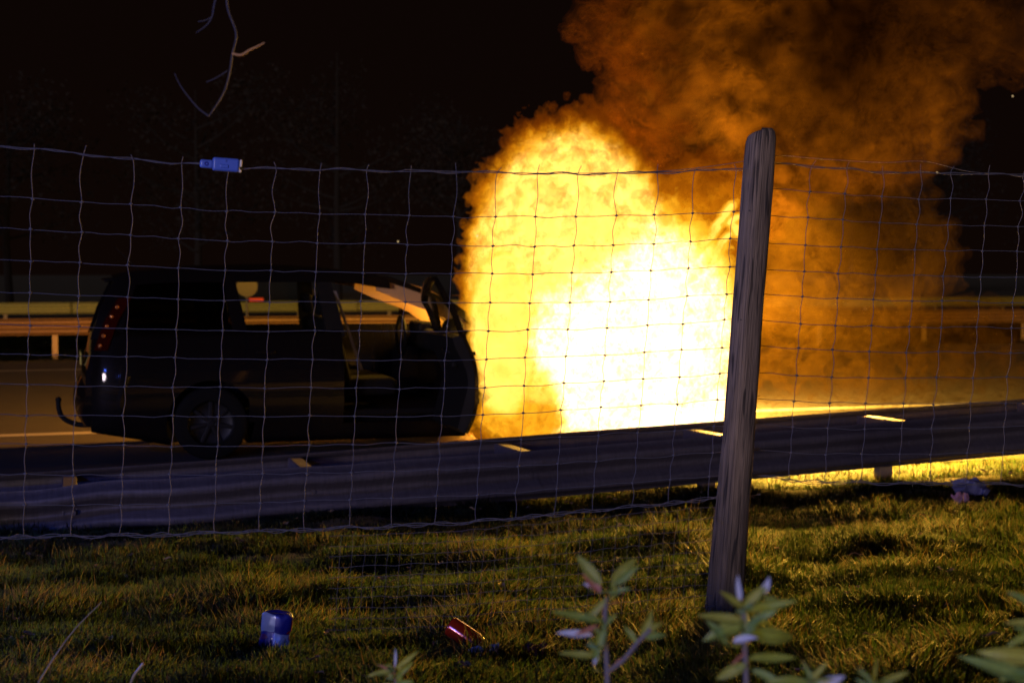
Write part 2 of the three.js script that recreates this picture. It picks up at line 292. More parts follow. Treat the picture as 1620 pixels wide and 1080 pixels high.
{ // the post: round, weathered, leaning; its top edge is worn round
  const w = 512, h = 1024, woodMap = dataTex(w, h, (u, v) => {
    const g = 0.5 + 0.5 * fbm(Math.cos(u * 6.283) * 7, Math.sin(u * 6.283) * 7, v * 3.2, 4), f = 0.5 + 0.5 * fbm(Math.cos(u * 6.283) * 26, Math.sin(u * 6.283) * 26, v * 5, 3), b = 0.5 + 0.5 * fbm(Math.cos(u * 6.283) * 1.6, Math.sin(u * 6.283) * 1.6, v * 9 + 4, 3);
    const crack = sstep(f, 0.22, 0.4), c = (0.44 + 0.26 * g + 0.2 * b) * (0.72 + 0.28 * crack); const footTone = 0.5 + 0.5 * sstep(v + 0.1 * b, 0.15, 0.62); const kn = sstep(fbm(Math.cos(u * 6.283) * 2.2, Math.sin(u * 6.283) * 2.2, v * 7 + 20, 2), 0.22, 0.42), q = c * footTone * 0.84 * (1 - 0.45 * kn); return [q * 1.1, q * 0.94, q * 0.72];  // wood colour gets darker towards the foot
  }, true);
  const woodBump = dataTex(w, h, (u, v) => { const f = 0.5 + 0.5 * fbm(Math.cos(u * 6.283) * 26, Math.sin(u * 6.283) * 26, v * 5, 3), m = 0.5 + 0.5 * fbm(Math.cos(u * 6.283) * 5, Math.sin(u * 6.283) * 5, v * 22, 3); return 0.6 * sstep(f, 0.25, 0.5) + 0.4 * m; });
  const mat = std(0.8, 0.8, 0.8, 0.9, { map: woodMap, bumpMap: woodBump, bumpScale: 0.004 });
  const d = fd(1190) - 0.075, top = at(1205, 208, d), foot = at(1143, 1010, d - 0.02), L = top.distanceTo(foot), axis = top.clone().sub(foot).normalize();
  const prof = [[0, 0.076], [0.2, 0.07], [0.35, 0.06], [0.5, 0.0555], [0.8, 0.0545], [0.95, 0.0535], [0.985, 0.0515], [0.996, 0.046], [1, 0.036], [1.0005, 0]];
  const nu = 48, nv = 60, rows = []; for (let i = 0; i <= 48; i++) rows.push(i / 48 * 0.95); for (const x of [0.965, 0.98, 0.986, 0.991, 0.9945, 0.997, 0.9985, 0.9995, 1, 1.0002, 1.0003, 1.0004]) rows.push(x);
  const pts = (u, v) => { const a = u * 6.2832, t = rows[Math.round(v * (rows.length - 1))], lump = 1 + 0.05 * n3(Math.cos(a) * 0.8, Math.sin(a) * 0.8, t * 2.4) + 0.03 * n3(Math.cos(a) * 3, Math.sin(a) * 3, t * 9) + (t < 0.3 ? 0.05 * n3(Math.cos(a) * 1.5, t * 6, 3) : 0), r = (t > 1.0003 ? 0 : lerpTable(prof, t) * 1.0) * lump, tilt = (t > 0.9 ? (t - 0.9) * 10 : 0) * 0.013 * Math.cos(a - 0.4); return [Math.cos(a) * r, t * (L + 0.35) - 0.35 + tilt, Math.sin(a) * r, u, t]; };
  const g = gridGeo(nu, rows.length - 1, pts);
  const o = thing('fence_post', 'weathered round wooden fence post leaning right, wires stapled to it', 'fence post', foot);
  o.quaternion.setFromUnitVectors(V(0, 1, 0), axis);
  mesh('timber', g, mat, o);
  for (let r = 0; r < 12; r++) { const py = lerpTable(ROWL, 1190, r + 1), t = clamp((py - 208) / (1010 - 208), 0, 1), p = top.clone().lerp(foot, t).sub(foot); p.applyQuaternion(o.quaternion.clone().invert()); const st = mesh('staple', new THREE.TorusGeometry(0.007, 0.0014, 5, 8, Math.PI), wireMat, o); st.position.set(-0.02 + rr(-0.01, 0.02), p.y, 0.054); st.rotation.set(-Math.PI / 2, 0, rr(-0.3, 0.3)); }
}
{ // wire tensioner clipped to the top wire
  const p = fp(349, 260, -0.02), o = thing('wire_tensioner', 'blue plastic wire tensioner clipped on the top fence wire', 'wire tensioner', p, Math.atan(FT));
  const blue = phys(0.10, 0.18, 0.55, 0.45, { clearcoat: 0.3 }), pale = std(0.8, 0.74, 0.6, 0.5);
  o.rotation.z = -0.06;
  mesh('body', [rbox(0.086, 0.044, 0.03, 0.009, [0.016, 0, 0]), rbox(0.03, 0.014, 0.034, 0.005, [0.01, -0.006, 0.001]), xf(new THREE.CylinderGeometry(0.004, 0.004, 0.006, 12), [0.012, 0.012, 0.0155], [Math.PI / 2, 0, 0])].map((g) => g.index ? g : g), blue, o);
  mesh('neck', [rbox(0.042, 0.028, 0.024, 0.008, [-0.045, -0.002, 0])], blue, o);
  mesh('hole', xf(new THREE.TorusGeometry(0.005, 0.0024, 6, 14), [-0.046, -0.002, 0.0125]), std(0.03, 0.05, 0.3, 0.6), o);
  mesh('end_cap', [rbox(0.007, 0.024, 0.024, 0.003, [0.0625, 0.008, 0]), rbox(0.009, 0.009, 0.022, 0.003, [0.061, -0.017, 0])], pale, o);
}

// ---------------------------------------------------------------- the car
const CARW = 12.22, HW = 0.89;
const PROF = [[0.16, -0.15], [0.27, -0.088], [0.33, -0.052], [0.42, -0.018], [0.53, 0], [0.74, 0], [0.89, -0.026], [1.08, -0.114], [1.26, -0.176], [1.41, -0.26], [1.62, -0.363], [1.72, -0.43]];
const half = (y) => { let a = 0; for (let k = -2; k <= 2; k++) a += lerpTable(PROF, y + k * 0.03); return HW + a / 5; };
const plan = (x) => 1 - 0.16 * Math.pow(clamp((0.55 - x) / 0.55, 0, 1), 2.2) - 0.22 * Math.pow(clamp((x - 3.7) / 0.8, 0, 1), 2.2);
const side = (x, y, off = 0) => (half(y) + off) * plan(x);
const carPaint = phys(0.004, 0.003, 0.003, 0.5, { specularIntensity: 0.1, clearcoat: 0.8, clearcoatRoughness: 0.06 });
const blackPlastic = phys(0.008, 0.008, 0.008, 0.6, { specularIntensity: 0.15 }), cloth = phys(0.007, 0.006, 0.006, 0.95, { specularIntensity: 0.15 }), trim = std(0.5, 0.28, 0.10, 0.75), rubber = phys(0.005, 0.005, 0.005, 0.9, { specularIntensity: 0.15 }), alloy = std(0.004, 0.004, 0.004, 0.5, { metalness: 0.5 });
const tint = phys(0.05, 0.05, 0.05, 0.04, { transmission: 1, thickness: 0 }), clear = phys(0.82, 0.86, 0.84, 0.03, { transmission: 1, thickness: 0 });
const car = thing('burning_car', 'dark people carrier stopped on the hard shoulder with its front on fire', 'car', rp(0, 0, CARW + HW), PHI);
const carP = (x, y, z) => [x, y, z];
{
  // lower body: a closed loft, hollowed and opened for wheels and for the front door
  const beltY = (x) => lerpTable([[0.1, 1.1], [0.3, 1.12], [3.3, 1.10], [3.68, 1.07], [4.0, 0.98], [4.35, 0.86], [4.5, 0.74]], x), sillY = (x) => lerpTable([[0.12, 0.27], [0.5, 0.2], [0.8, 0.13], [3.9, 0.12], [4.5, 0.24]], x);
  const nx = 44, ring = 15, pos = [], idx = [], N = ring * 2;
  const xs = []; for (let i = 0; i <= nx; i++) xs.push(0.16 + (4.48 - 0.16) * i / nx);
  xs.forEach((x, i) => {
    const y0 = sillY(x), y1 = beltY(x);
    for (let s = 0; s < 2; s++) for (let j = 0; j < ring; j++) {
      const t = s ? 1 - j / (ring - 1) : j / (ring - 1), y = y0 + (y1 - y0) * t, slope = i < 1 ? 0.05 * sstep(y, 0.75, 1.1) : 0;
      pos.push(x + slope, y, (s ? -1 : 1) * side(x, y) * (i === 0 || i === nx ? 0.97 : 1));
    }
  });
  for (let i = 0; i < nx; i++) for (let j = 0; j < N; j++) { const a = i * N + j, b = i * N + (j + 1) % N, c = a + N, d = b + N; idx.push(a, c, b, b, c, d); }
  for (const [i, flip] of [[0, 0], [nx, 1]]) for (let j = 1; j < N - 1; j++) { const a = i * N, b = a + j, c = a + j + 1; flip ? idx.push(a, c, b) : idx.push(a, b, c); }
  const bg = new THREE.BufferGeometry(); bg.setAttribute('position', new THREE.Float32BufferAttribute(pos, 3)); bg.setIndex(idx);
  // orient outward
  { const p = bg.attributes.position; let vol = 0; const A = V(), B = V(), C = V(); for (let k = 0; k < idx.length; k += 3) { A.fromBufferAttribute(p, idx[k]); B.fromBufferAttribute(p, idx[k + 1]); C.fromBufferAttribute(p, idx[k + 2]); vol += A.dot(B.cross(C)); } if (vol < 0) for (let k = 0; k < idx.length; k += 3) { const t = idx[k + 1]; idx[k + 1] = idx[k + 2]; idx[k + 2] = t; } bg.setIndex(idx); }
  bg.computeVertexNormals(); bg.setAttribute('uv', new THREE.Float32BufferAttribute(new Float32Array(pos.length / 3 * 2), 2));
  const ev = new Evaluator(); ev.useGroups = false; ev.attributes = ['position', 'normal', 'uv'];
  const br = (g, p) => { const b = new Brush(g.index ? g : g); if (p) b.position.set(...p); b.updateMatrixWorld(); return b; };
  let body = br(bg);
  const cut = (g, p) => { body = ev.evaluate(body, br(g, p), SUBTRACTION); };
  cut(new THREE.BoxGeometry(3.0, 1.2, 1.36), [1.85, 0.95, 0]);
  cut(new THREE.BoxGeometry(0.9, 1.0, 0.7), [2.75, 0.78, 0.85]);
  for (const x of [1.15, 3.78]) { const c = new THREE.CylinderGeometry(0.375, 0.375, 0.5, 40); c.rotateX(Math.PI / 2); cut(c, [x, 0.32, 0.78]); const d = c.clone(); cut(d, [x, 0.32, -0.78]); }
  mesh('body', body.geometry, carPaint, car);
  // roof: thin plate with crown, rising from the windscreen header to the spoiler
  const roofY = (x) => lerpTable([[0.30, 1.58], [0.5, 1.63], [1.0, 1.68], [1.7, 1.70], [2.3, 1.665], [2.75, 1.585]], x);
  const roofPt = (dy) => (u, v) => { const x = 0.36 + u * 2.4, z = (v * 2 - 1), y = roofY(x) - 0.075 * Math.pow(Math.abs(z), 2.6); return [x, y + dy, z * (side(x, roofY(x) - 0.06) + 0.01), x, z]; };
  mesh('roof', slab(30, 16, roofPt(0), roofPt(-0.035)), carPaint, car);
  mesh('spoiler', rbox(0.17, 0.03, 1.05, 0.012, [0.37, 1.555, 0], [0, 0, 0.12]), carPaint, car);
  mesh('aerial', tube([V(0.62, 1.62, 0), V(0.52, 1.72, 0), V(0.4, 1.84, 0)], 0.004, 6, 5), blackPlastic, car);
  const pill = (pts, wd, mat, name = 'pillar', off = 0) => { for (const z of [1, -1]) mesh(name, slab(10, 2, (u, v) => { const y = lerpTable(pts, u * (pts.length - 1), 2), x = lerpTable(pts, u * (pts.length - 1), 1) + (v - 0.5) * lerpTable(wd, u); return [x, y, z * (side(x, y) + off)]; }, (u, v) => { const y = lerpTable(pts, u * (pts.length - 1), 2), x = lerpTable(pts, u * (pts.length - 1), 1) + (v - 0.5) * lerpTable(wd, u); return [x, y, z * (side(x, y) + off - 0.055)]; }), mat, car); };
  pill([[0, 0.29, 1.05], [1, 0.36, 1.3], [2, 0.47, 1.56]], [[0, 0.26], [1, 0.2]], carPaint);               // D
  pill([[0, 1.42, 1.05], [1, 1.34, 1.58]], [[0, 0.13], [1, 0.10]], carPaint);                            // C
  pill([[0, 2.25, 1.05], [1, 2.17, 1.6]], [[0, 0.16], [1, 0.13]], blackPlastic);                          // B
  pill([[0, 3.66, 1.05], [1, 3.27, 1.37], [2, 2.72, 1.575]], [[0, 0.13], [0.5, 0.10], [1, 0.16]], carPaint); // A
  pill([[0, 3.20, 1.05], [1, 3.17, 1.40]], [[0, 0.05], [1, 0.045]], carPaint);                            // quarter light bar
  // interior trim of the windscreen pillars, the fire's orange put into its colour
  for (const z of [1, -1]) mesh('pillar_trim', slab(10, 2, (u, v) => { const x = 3.62 - u * 0.95, y = lerpTable([[2.67, 1.545], [3.2, 1.375], [3.62, 1.08]], x) + (v - 0.5) * (0.12 + 0.08 * Math.sin(u * 3.1)); return [x, y - 0.03, z * (side(x, y) - 0.062)]; }, (u, v) => { const x = 3.62 - u * 0.95, y = lerpTable([[2.67, 1.545], [3.2, 1.375], [3.62, 1.08]], x) + (v - 0.5) * (0.12 + 0.08 * Math.sin(u * 3.1)); return [x, y - 0.03, z * (side(x, y) - 0.085)]; }), trim, car);
  // roof rails above the windows
  for (const z of [1, -1]) mesh('roof_side', slab(24, 3, (u, v) => { const x = 0.42 + u * 2.36, y = 1.53 + v * 0.11 - 0.06 * sstep(x, 2.3, 2.8) - 0.03 * sstep(0.9 - x, 0, 0.5); return [x, y, z * (side(x, y) + 0.004)]; }, (u, v) => { const x = 0.42 + u * 2.36, y = 1.53 + v * 0.11 - 0.06 * sstep(x, 2.3, 2.8) - 0.03 * sstep(0.9 - x, 0, 0.5); return [x, y, z * (side(x, y) - 0.04)]; }), carPaint, car);
  // glass
  const pane = (x0, x1, slant, mat, z, y0 = 1.09, y1 = 1.57) => mesh('window', gridGeo(8, 8, (u, v) => { const y = y0 + v * (y1 - y0), x = x0 + u * (x1 - x0) + slant * v; return [x, y, z * (side(x, y) - 0.02)]; }), mat, car);
  for (const z of [1, -1]) { pane(0.42, 1.38, 0.02, tint, z); pane(1.46, 2.2, -0.06, clear, z); }
  pane(2.3, 3.2, 0, clear, -1, 1.09, 1.42);
  for (const z of [1, -1]) mesh('window', gridGeo(6, 6, (u, v) => { const x = 3.2 + u * 0.42, y = 1.09 + v * (lerpTable([[3.2, 0.29], [3.62, 0.02]], x)); return [x, y, z * (side(x, y) - 0.02)]; }), clear, car);
  mesh('windscreen', gridGeo(8, 12, (u, v) => { const x = 3.66 - u * 0.92, y = lerpTable([[2.72, 1.565], [3.27, 1.365], [3.66, 1.07]], x), z = v * 2 - 1; return [x + 0.12 * (1 - z * z) * (1 - u), y + 0.035 * (1 - z * z), z * (side(x, y) - 0.03)]; }), clear, car);
  // tailgate and rear glass
  const gate = (y0, y1, off) => (u, v) => { const y = y0 + u * (y1 - y0), z = v * 2 - 1; return [lerpTable([[0.5, 0.12], [0.75, 0.12], [0.85, 0.145], [1.1, 0.205], [1.5, 0.43], [1.58, 0.47]], y) - 0.03 * (1 - z * z) + off, y, z * side(0.3, y) * 0.93]; };
  mesh('tailgate', slab(10, 12, gate(0.5, 1.1, 0), gate(0.5, 1.1, 0.05)), carPaint, car);
  mesh('rear_window', gridGeo(8, 10, gate(1.1, 1.55, 0.012)), tint, car);
  for (const z of [1, -1]) { // tall lamps up the rear pillars
    const lens = phys(0.03, 0.0015, 0.0005, 0.12, { clearcoat: 1, clearcoatRoughness: 0.04 });
    const t = mesh('tail_light', slab(14, 4, (u, v) => { const y = 0.96 + u * 0.44, x = lerpTable([[0.96, 0.19], [1.2, 0.28], [1.4, 0.40]], y) + v * 0.11; return [x - 0.015 * Math.sin(v * 3.14), y, z * (side(x, y) + 0.008 + 0.012 * Math.sin(u * 3.14))]; }, (u, v) => { const y = 0.96 + u * 0.44, x = lerpTable([[0.96, 0.19], [1.2, 0.28], [1.4, 0.40]], y) + v * 0.11; return [x, y, z * (side(x, y) - 0.03)]; }), lens, car);
    for (let k = 0; k < 5; k++) { const y = 1.0 + k * 0.08, x = lerpTable([[0.96, 0.19], [1.2, 0.28], [1.4, 0.40]], y) + 0.035; mesh('reflector', xf(new THREE.SphereGeometry(0.017, 14, 10), [x, y, z * (side(x, y) + 0.016)]), alloyLens(), t); }
  }
  function alloyLens() { return phys(0.6, 0.2, 0.05, 0.08, { clearcoat: 1, clearcoatRoughness: 0.03, metalness: 0.4 }); }
  const bump = (fx, x0, y0, y1, out) => slab(10, 24, (u, v) => { const y = y0 + u * (y1 - y0), z = v * 2 - 1, c = Math.pow(Math.abs(z), 5); return [x0 + fx * (-out * Math.sin(u * 2.6 + 0.35) * (1 - 0.35 * z * z) + 0.34 * c), y, z * (side(0.45, y) + 0.012)]; }, (u, v) => { const y = y0 + u * (y1 - y0), z = v * 2 - 1, c = Math.pow(Math.abs(z), 5); return [x0 + fx * (0.06 + 0.34 * c), y, z * (side(0.45, y) - 0.03)]; });
  mesh('bumper', bump(1, 0.14, 0.29, 0.74, 0.125), carPaint, car);
  mesh('bumper', bump(-1, 4.46, 0.24, 0.66, 0.12), carPaint, car);
  mesh('number_plate', rbox(0.012, 0.11, 0.5, 0.003, [0.088, 0.86, 0]), std(0.6, 0.5, 0.06, 0.5), car);
  for (const z of [1, -1]) mesh('head_light', rbox(0.2, 0.16, 0.3, 0.05, [4.36, 0.72, z * 0.56]), clear, car);
  mesh('tow_bar', [tube([V(0.45, 0.28, 0), V(0.15, 0.25, 0), V(0.02, 0.27, 0), V(-0.075, 0.33, 0), V(-0.105, 0.41, 0), V(-0.106, 0.47, 0)], (t) => 0.026 - 0.004 * t, 20, 10), xf(new THREE.SphereGeometry(0.027, 16, 12), [-0.106, 0.485, 0])], blackPlastic, car);
  // rear door, slightly proud of the body, with its handle
  const rd = (z, off) => (u, v) => { const x = 1.47 + u * 0.74, y = 0.32 + v * 0.75, cutIn = 0; return [x + cutIn, y, z * side(x, y, off)]; };
  for (const z of [1, -1]) { const d = mesh('door', slab(10, 14, rd(z, 0.007), rd(z, -0.02)), carPaint, car); mesh('handle', rbox(0.17, 0.03, 0.03, 0.012, [1.62, 0.93, z * (side(1.62, 0.93) + 0.02)]), carPaint, d); }
  { const fz = -1, d = mesh('door', slab(10, 14, (u, v) => { const x = 2.28 + u * 0.92, y = 0.32 + v * 0.75; return [x, y, fz * side(x, y, 0.007)]; }, (u, v) => { const x = 2.28 + u * 0.92, y = 0.32 + v * 0.75; return [x, y, fz * side(x, y, -0.02)]; }), carPaint, car); mesh('handle', rbox(0.17, 0.03, 0.03, 0.012, [2.42, 0.93, fz * (side(2.42, 0.93) + 0.02)]), carPaint, d); }
  // wheels
  const tyreG = new THREE.LatheGeometry([[0.2, -0.095], [0.25, -0.1], [0.295, -0.096], [0.314, -0.075], [0.318, -0.03], [0.318, 0.03], [0.314, 0.075], [0.295, 0.096], [0.25, 0.1], [0.2, 0.095]].map(([r, y]) => new THREE.Vector2(r, y)), 40).rotateX(Math.PI / 2);
  const rimG = (z) => { const e = [new THREE.LatheGeometry([[0.0, 0.05], [0.05, 0.055], [0.07, 0.03], [0.17, 0.035], [0.2, 0.07], [0.205, 0.085]].map(([r, y]) => new THREE.Vector2(r, y)), 36).rotateX(Math.PI / 2)]; for (let k = 0; k < 7; k++) e.push(xf(new RoundedBoxGeometry(0.035, 0.15, 0.02, 1, 0.006), [0.11 * Math.sin(k * 0.8976), 0.11 * Math.cos(k * 0.8976), 0.05], [0, 0, -k * 0.8976])); return mergeGeometries(e.map((g) => (g.index ? g.toNonIndexed() : g))).rotateY(z < 0 ? Math.PI : 0); };
  for (const x of [1.15, 3.78]) for (const z of [1, -1]) { const w = new THREE.Group(); w.name = 'wheel'; w.position.set(x, 0.318, z * 0.755); car.add(w); mesh('tyre', tyreG, rubber, w); mesh('rim', rimG(z), alloy, w); }
  // inside
  mesh('dashboard', [rbox(0.5, 0.2, 1.3, 0.06, [3.5, 0.97, 0]), rbox(0.16, 0.12, 0.42, 0.04, [3.3, 1.08, -0.36])], blackPlastic, car);
  mesh('steering_wheel', xf(new THREE.TorusGeometry(0.185, 0.016, 8, 32), [3.1, 1.0, -0.36], [0, Math.PI / 2 , 0]).applyMatrix4(new THREE.Matrix4()), blackPlastic, car);
  mesh('cabin_floor', rbox(3.1, 0.05, 1.4, 0.01, [1.85, 0.36, 0]), cloth, car);
  for (const [x, z, name] of [[2.35, 0.36, 'seat'], [2.35, -0.36, 'seat'], [1.35, 0.4, 'seat'], [1.35, -0.4, 'seat'], [1.35, 0, 'seat']]) {
    const wdt = x < 2 ? 0.36 : 0.48;
    const s = mesh(name, [rbox(0.5, 0.16, wdt, 0.06, [x + 0.25, 0.58, z]), rbox(0.16, 0.62, wdt, 0.06, [x - 0.06, 0.9, z], [0, 0, 0.24])], cloth, car);
    mesh('headrest', [rbox(0.10, 0.19, 0.27, 0.045, [x - 0.17, 1.32, z], [0, 0, 0.2]), rbox(0.014, 0.14, 0.014, 0.004, [x - 0.14, 1.2, z - 0.05]), rbox(0.014, 0.14, 0.014, 0.004, [x - 0.14, 1.2, z + 0.05])], cloth, s);
  }
  // belts from the middle pillars
  for (const z of [1, -1]) mesh('seat_belt', slab(12, 1, (u, v) => [2.27 + u * 0.26 + (v - 0.5) * 0.028, 1.45 - u * 0.72, z * (0.62 - 0.1 * u)], (u, v) => [2.27 + u * 0.26 + (v - 0.5) * 0.028, 1.45 - u * 0.72, z * (0.617 - 0.1 * u)]), std(0.12, 0.11, 0.1, 0.35), car);
  // the front door on the near side, opened to a right angle
  const door = new THREE.Group(); door.name = 'front_door'; door.position.set(3.2, 0, 0.80); door.rotation.y = Math.PI * 0.5; car.add(door);
  door.userData.label = 'near front door standing wide open';
  const DZ = -0.80, dl = (l) => -l; // l = distance from the hinge
  const skin = (off) => (u, v) => { const l = u * 0.93, y = 0.26 + v * 0.83; return [dl(l), y, half(y) + DZ + off + 0.0]; };
  mesh('door_skin', slab(12, 22, skin(0), skin(-0.03)), carPaint, door);
  const lin = mesh('door_lining', slab(12, 22, skin(-0.034), (u, v) => { const l = 0.03 + u * 0.87, y = 0.3 + v * 0.77; return [dl(l), y, half(y) + DZ - 0.105 - 0.02 * Math.sin(v * 9)]; }), blackPlastic, door);
  mesh('armrest', rbox(0.42, 0.06, 0.06, 0.02, [-0.5, 0.83, half(0.83) + DZ - 0.13]), blackPlastic, lin);
  mesh('door_pull', tube([V(-0.62, 0.92, half(0.92) + DZ - 0.11), V(-0.55, 0.95, half(0.95) + DZ - 0.15), V(-0.47, 0.96, half(0.96) + DZ - 0.11)], 0.012, 10, 6), alloy, lin);
  mesh('handle', [rbox(0.17, 0.032, 0.028, 0.011, [-0.8, 0.93, half(0.93) + DZ + 0.028])], carPaint, door);
  mesh('trim_strip', rbox(0.9, 0.05, 0.018, 0.006, [-0.465, 0.53, half(0.53) + DZ + 0.008]), blackPlastic, door);
  const fr = [[0.02, 1.07], [0.02, 1.36], [0.22, 1.45], [0.47, 1.53], [0.7, 1.575], [0.86, 1.585], [0.90, 1.5], [0.93, 1.25], [0.935, 1.07]];
  const frp = fr.map(([l, y]) => V(dl(l), y, half(y) + DZ - 0.02));
  const frame = mesh('window_frame', slab(64, 2, (u, v) => { const k = u * (fr.length - 1), l = lerpTable(fr.map((f, i) => [i, f[0]]), k), y = lerpTable(fr.map((f, i) => [i, f[1]]), k), cl = 0.47, cy = 1.25, dx = cl - l, dy = cy - y, L = Math.hypot(dx, dy), w = v * 0.055; return [dl(l + dx / L * w), y + dy / L * w, half(y + dy / L * w) + DZ]; }, (u, v) => { const k = u * (fr.length - 1), l = lerpTable(fr.map((f, i) => [i, f[0]]), k), y = lerpTable(fr.map((f, i) => [i, f[1]]), k), cl = 0.47, cy = 1.25, dx = cl - l, dy = cy - y, L = Math.hypot(dx, dy), w = v * 0.055; return [dl(l + dx / L * w), y + dy / L * w, half(y + dy / L * w) + DZ - 0.045]; }), carPaint, door);
  mesh('pane', gridGeo(10, 10, (u, v) => { const l = 0.06 + u * 0.84, yt = lerpTable(fr.slice(1, 8), l), y = 1.07 + v * (yt - 0.03 - 1.07); return [dl(l), y, half(y) + DZ - 0.022]; }), clear, frame);
  mesh('mirror', [xf(new THREE.SphereGeometry(0.1, 18, 14), [-0.05, 1.13, half(1.1) + DZ + 0.13], [0, 0, 0], [0.6, 0.75, 1.0]), rbox(0.05, 0.05, 0.1, 0.02, [-0.05, 1.07, half(1.07) + DZ + 0.03])], carPaint, door);
}

// ---------------------------------------------------------------- fire and smoke: glowing gas and soot as clouds of fine flakes
const blob = (px, py, w, rx, ry, rw, more) => { const c = road(px, py, w), e = road(px + rx, py, w), t = road(px, py - ry, w); return { s: c.s, y: c.y, w, rs: e.s - c.s, ry: t.y - c.y, rw, ...more }; };
function gDist(b, s, y, w) { return 1 - Math.sqrt(((s - b.s) / b.rs) ** 2 + ((y - b.y) / b.ry) ** 2 + ((w - b.w) / b.rw) ** 2); }
const RAMP = [[0, 0.16, 0.03, 0.0006], [0.2, 0.6, 0.16, 0.002], [0.36, 1.0, 0.36, 0.006], [0.54, 1.5, 0.72, 0.03], [0.7, 2.1, 1.08, 0.15], [0.84, 3.6, 1.9, 0.4], [1, 8, 5, 2.2]];
// a field sampled on a grid over a box of the road frame, cut into nested surfaces of equal density: thin veils of gas
function veils(N, box, field, levels) {
  const hs = (box.s1 - box.s0) / 2, hy = (box.y1 - box.y0) / 2, hw = (box.w1 - box.w0) / 2, cs = box.s0 + hs, cy = box.y0 + hy, cw = box.w0 + hw, hf = N / 2;
  const mc = new MarchingCubes(N, new THREE.MeshBasicMaterial(), false, false, 700000);
  for (let k = 0; k < N; k++) for (let j = 0; j < N; j++) for (let i = 0; i < N; i++) mc.field[i + j * N + k * N * N] = field(cs + (i - hf) / hf * hs, cy + (j - hf) / hf * hy, cw + (k - hf) / hf * hw);
  return levels.map((lv) => {
    mc.isolation = lv; mc.update(); const n = mc.count, out = new Float32Array(n * 6), P = mc.positionArray, Q = mc.normalArray;
    for (let i = 0; i < n; i++) {
      out[i * 6] = cs + P[i * 3] * hs; out[i * 6 + 1] = Math.max(0.012, cy + P[i * 3 + 1] * hy); out[i * 6 + 2] = cw + P[i * 3 + 2] * hw;
      out[i * 6 + 3] = Q[i * 3] / hs; out[i * 6 + 4] = Q[i * 3 + 1] / hy; out[i * 6 + 5] = Q[i * 3 + 2] / hw;
    }
    return out;
  });
}
function veilGeo(list, rgba) { // rgba(s, y, w, k) -> [r, g, b, a]
  const tot = list.reduce((a, l) => a + l.length / 6, 0), P = new Float32Array(tot * 3), Q = new Float32Array(tot * 3), C = new Float32Array(tot * 4); let o = 0;
  list.forEach((l, k) => { for (let i = 0; i < l.length; i += 6, o++) { rp(l[i], l[i + 1], l[i + 2]).toArray(P, o * 3); const n = rp(l[i + 3], l[i + 4], l[i + 5]).normalize(); n.toArray(Q, o * 3); const c = rgba(l[i], l[i + 1], l[i + 2], k); for (let j = 0; j < 4; j++) C[o * 4 + j] = c[j]; } });
  const g = new THREE.BufferGeometry(); g.setAttribute('position', new THREE.BufferAttribute(P, 3)); g.setAttribute('normal', new THREE.BufferAttribute(Q, 3)); g.setAttribute('color', new THREE.BufferAttribute(C, 4));
  console.log('veils', list.length, tot / 3); return g;
}
const FW = 12.75;
const FIRE = [
  blob(903, 465, FW, 160, 287, 1.1, { t0: 0.12, tg: 6, cap: 0.76, d: 1 }),       // the dome
  blob(972, 525, FW - 0.1, 205, 212, 1.1, { t0: 0.44, tg: 3.0, cap: 1, d: 1.6 }), // the white heart
  blob(1020, 650, FW - 0.1, 140, 100, 0.9, { t0: 0.55, tg: 2.6, cap: 1, d: 1.6 }),
  blob(1085, 575, FW, 86, 185, 0.6, { t0: 0.35, tg: 2.6, cap: 1, d: 1.2 }),
  blob(836, 598, FW - 0.1, 98, 112, 0.75, { t0: 0.3, tg: 2.2, cap: 0.66, d: 0.9, n: 1.6 }),
  blob(815, 650, FW - 0.3, 85, 60, 0.6, { t0: 0.2, tg: 1.4, cap: 0.5, d: 0.7, n: 1.8 }),
  blob(795, 530, 12.15, 50, 140, 0.5, { t0: 0.4, tg: 2.6, cap: 0.72, d: 1, n: 1.2 }),
  blob(1052, 400, FW + 0.1, 88, 105, 0.6, { t0: 0.08, tg: 1.3, cap: 0.56, d: 0.7, n: 1.5 }),
  blob(1110, 340, FW + 0.3, 85, 95, 0.5, { t0: 0.05, tg: 0.75, cap: 0.38, d: 0.35, n: 2 }),
];
const fireT = (s, y, w) => {
  const up = sstep(y, 0.8, 2.6), e = 0.10 * fbm(s * 1.7, y * 1.7, w * 1.7, 2) + (0.10 + 0.12 * up) * fbm(s * 4.2, y * 4.2 , w * 4.2, 3) + 0.055 * n3(s * 15, y * 15, w * 15) + 0.03 * n3(s * 29, y * 29, w * 29);
  let F = -9, T = 0;
  for (const b of FIRE) { const g = gDist(b, s, y, w) + e * (b.n ?? 1); if (g > F) F = g; const h = g - 0.62 * e * (b.n ?? 1); if (g > 0) T = Math.max(T, Math.min(b.cap, b.t0 + b.tg * Math.max(h, 0) - 0.24 * sstep(y, 2.35, 3.15))); }
  return [F, T];
};
const rampC = (T) => [1, 2, 3].map((k) => lerpTable(RAMP, T, k));
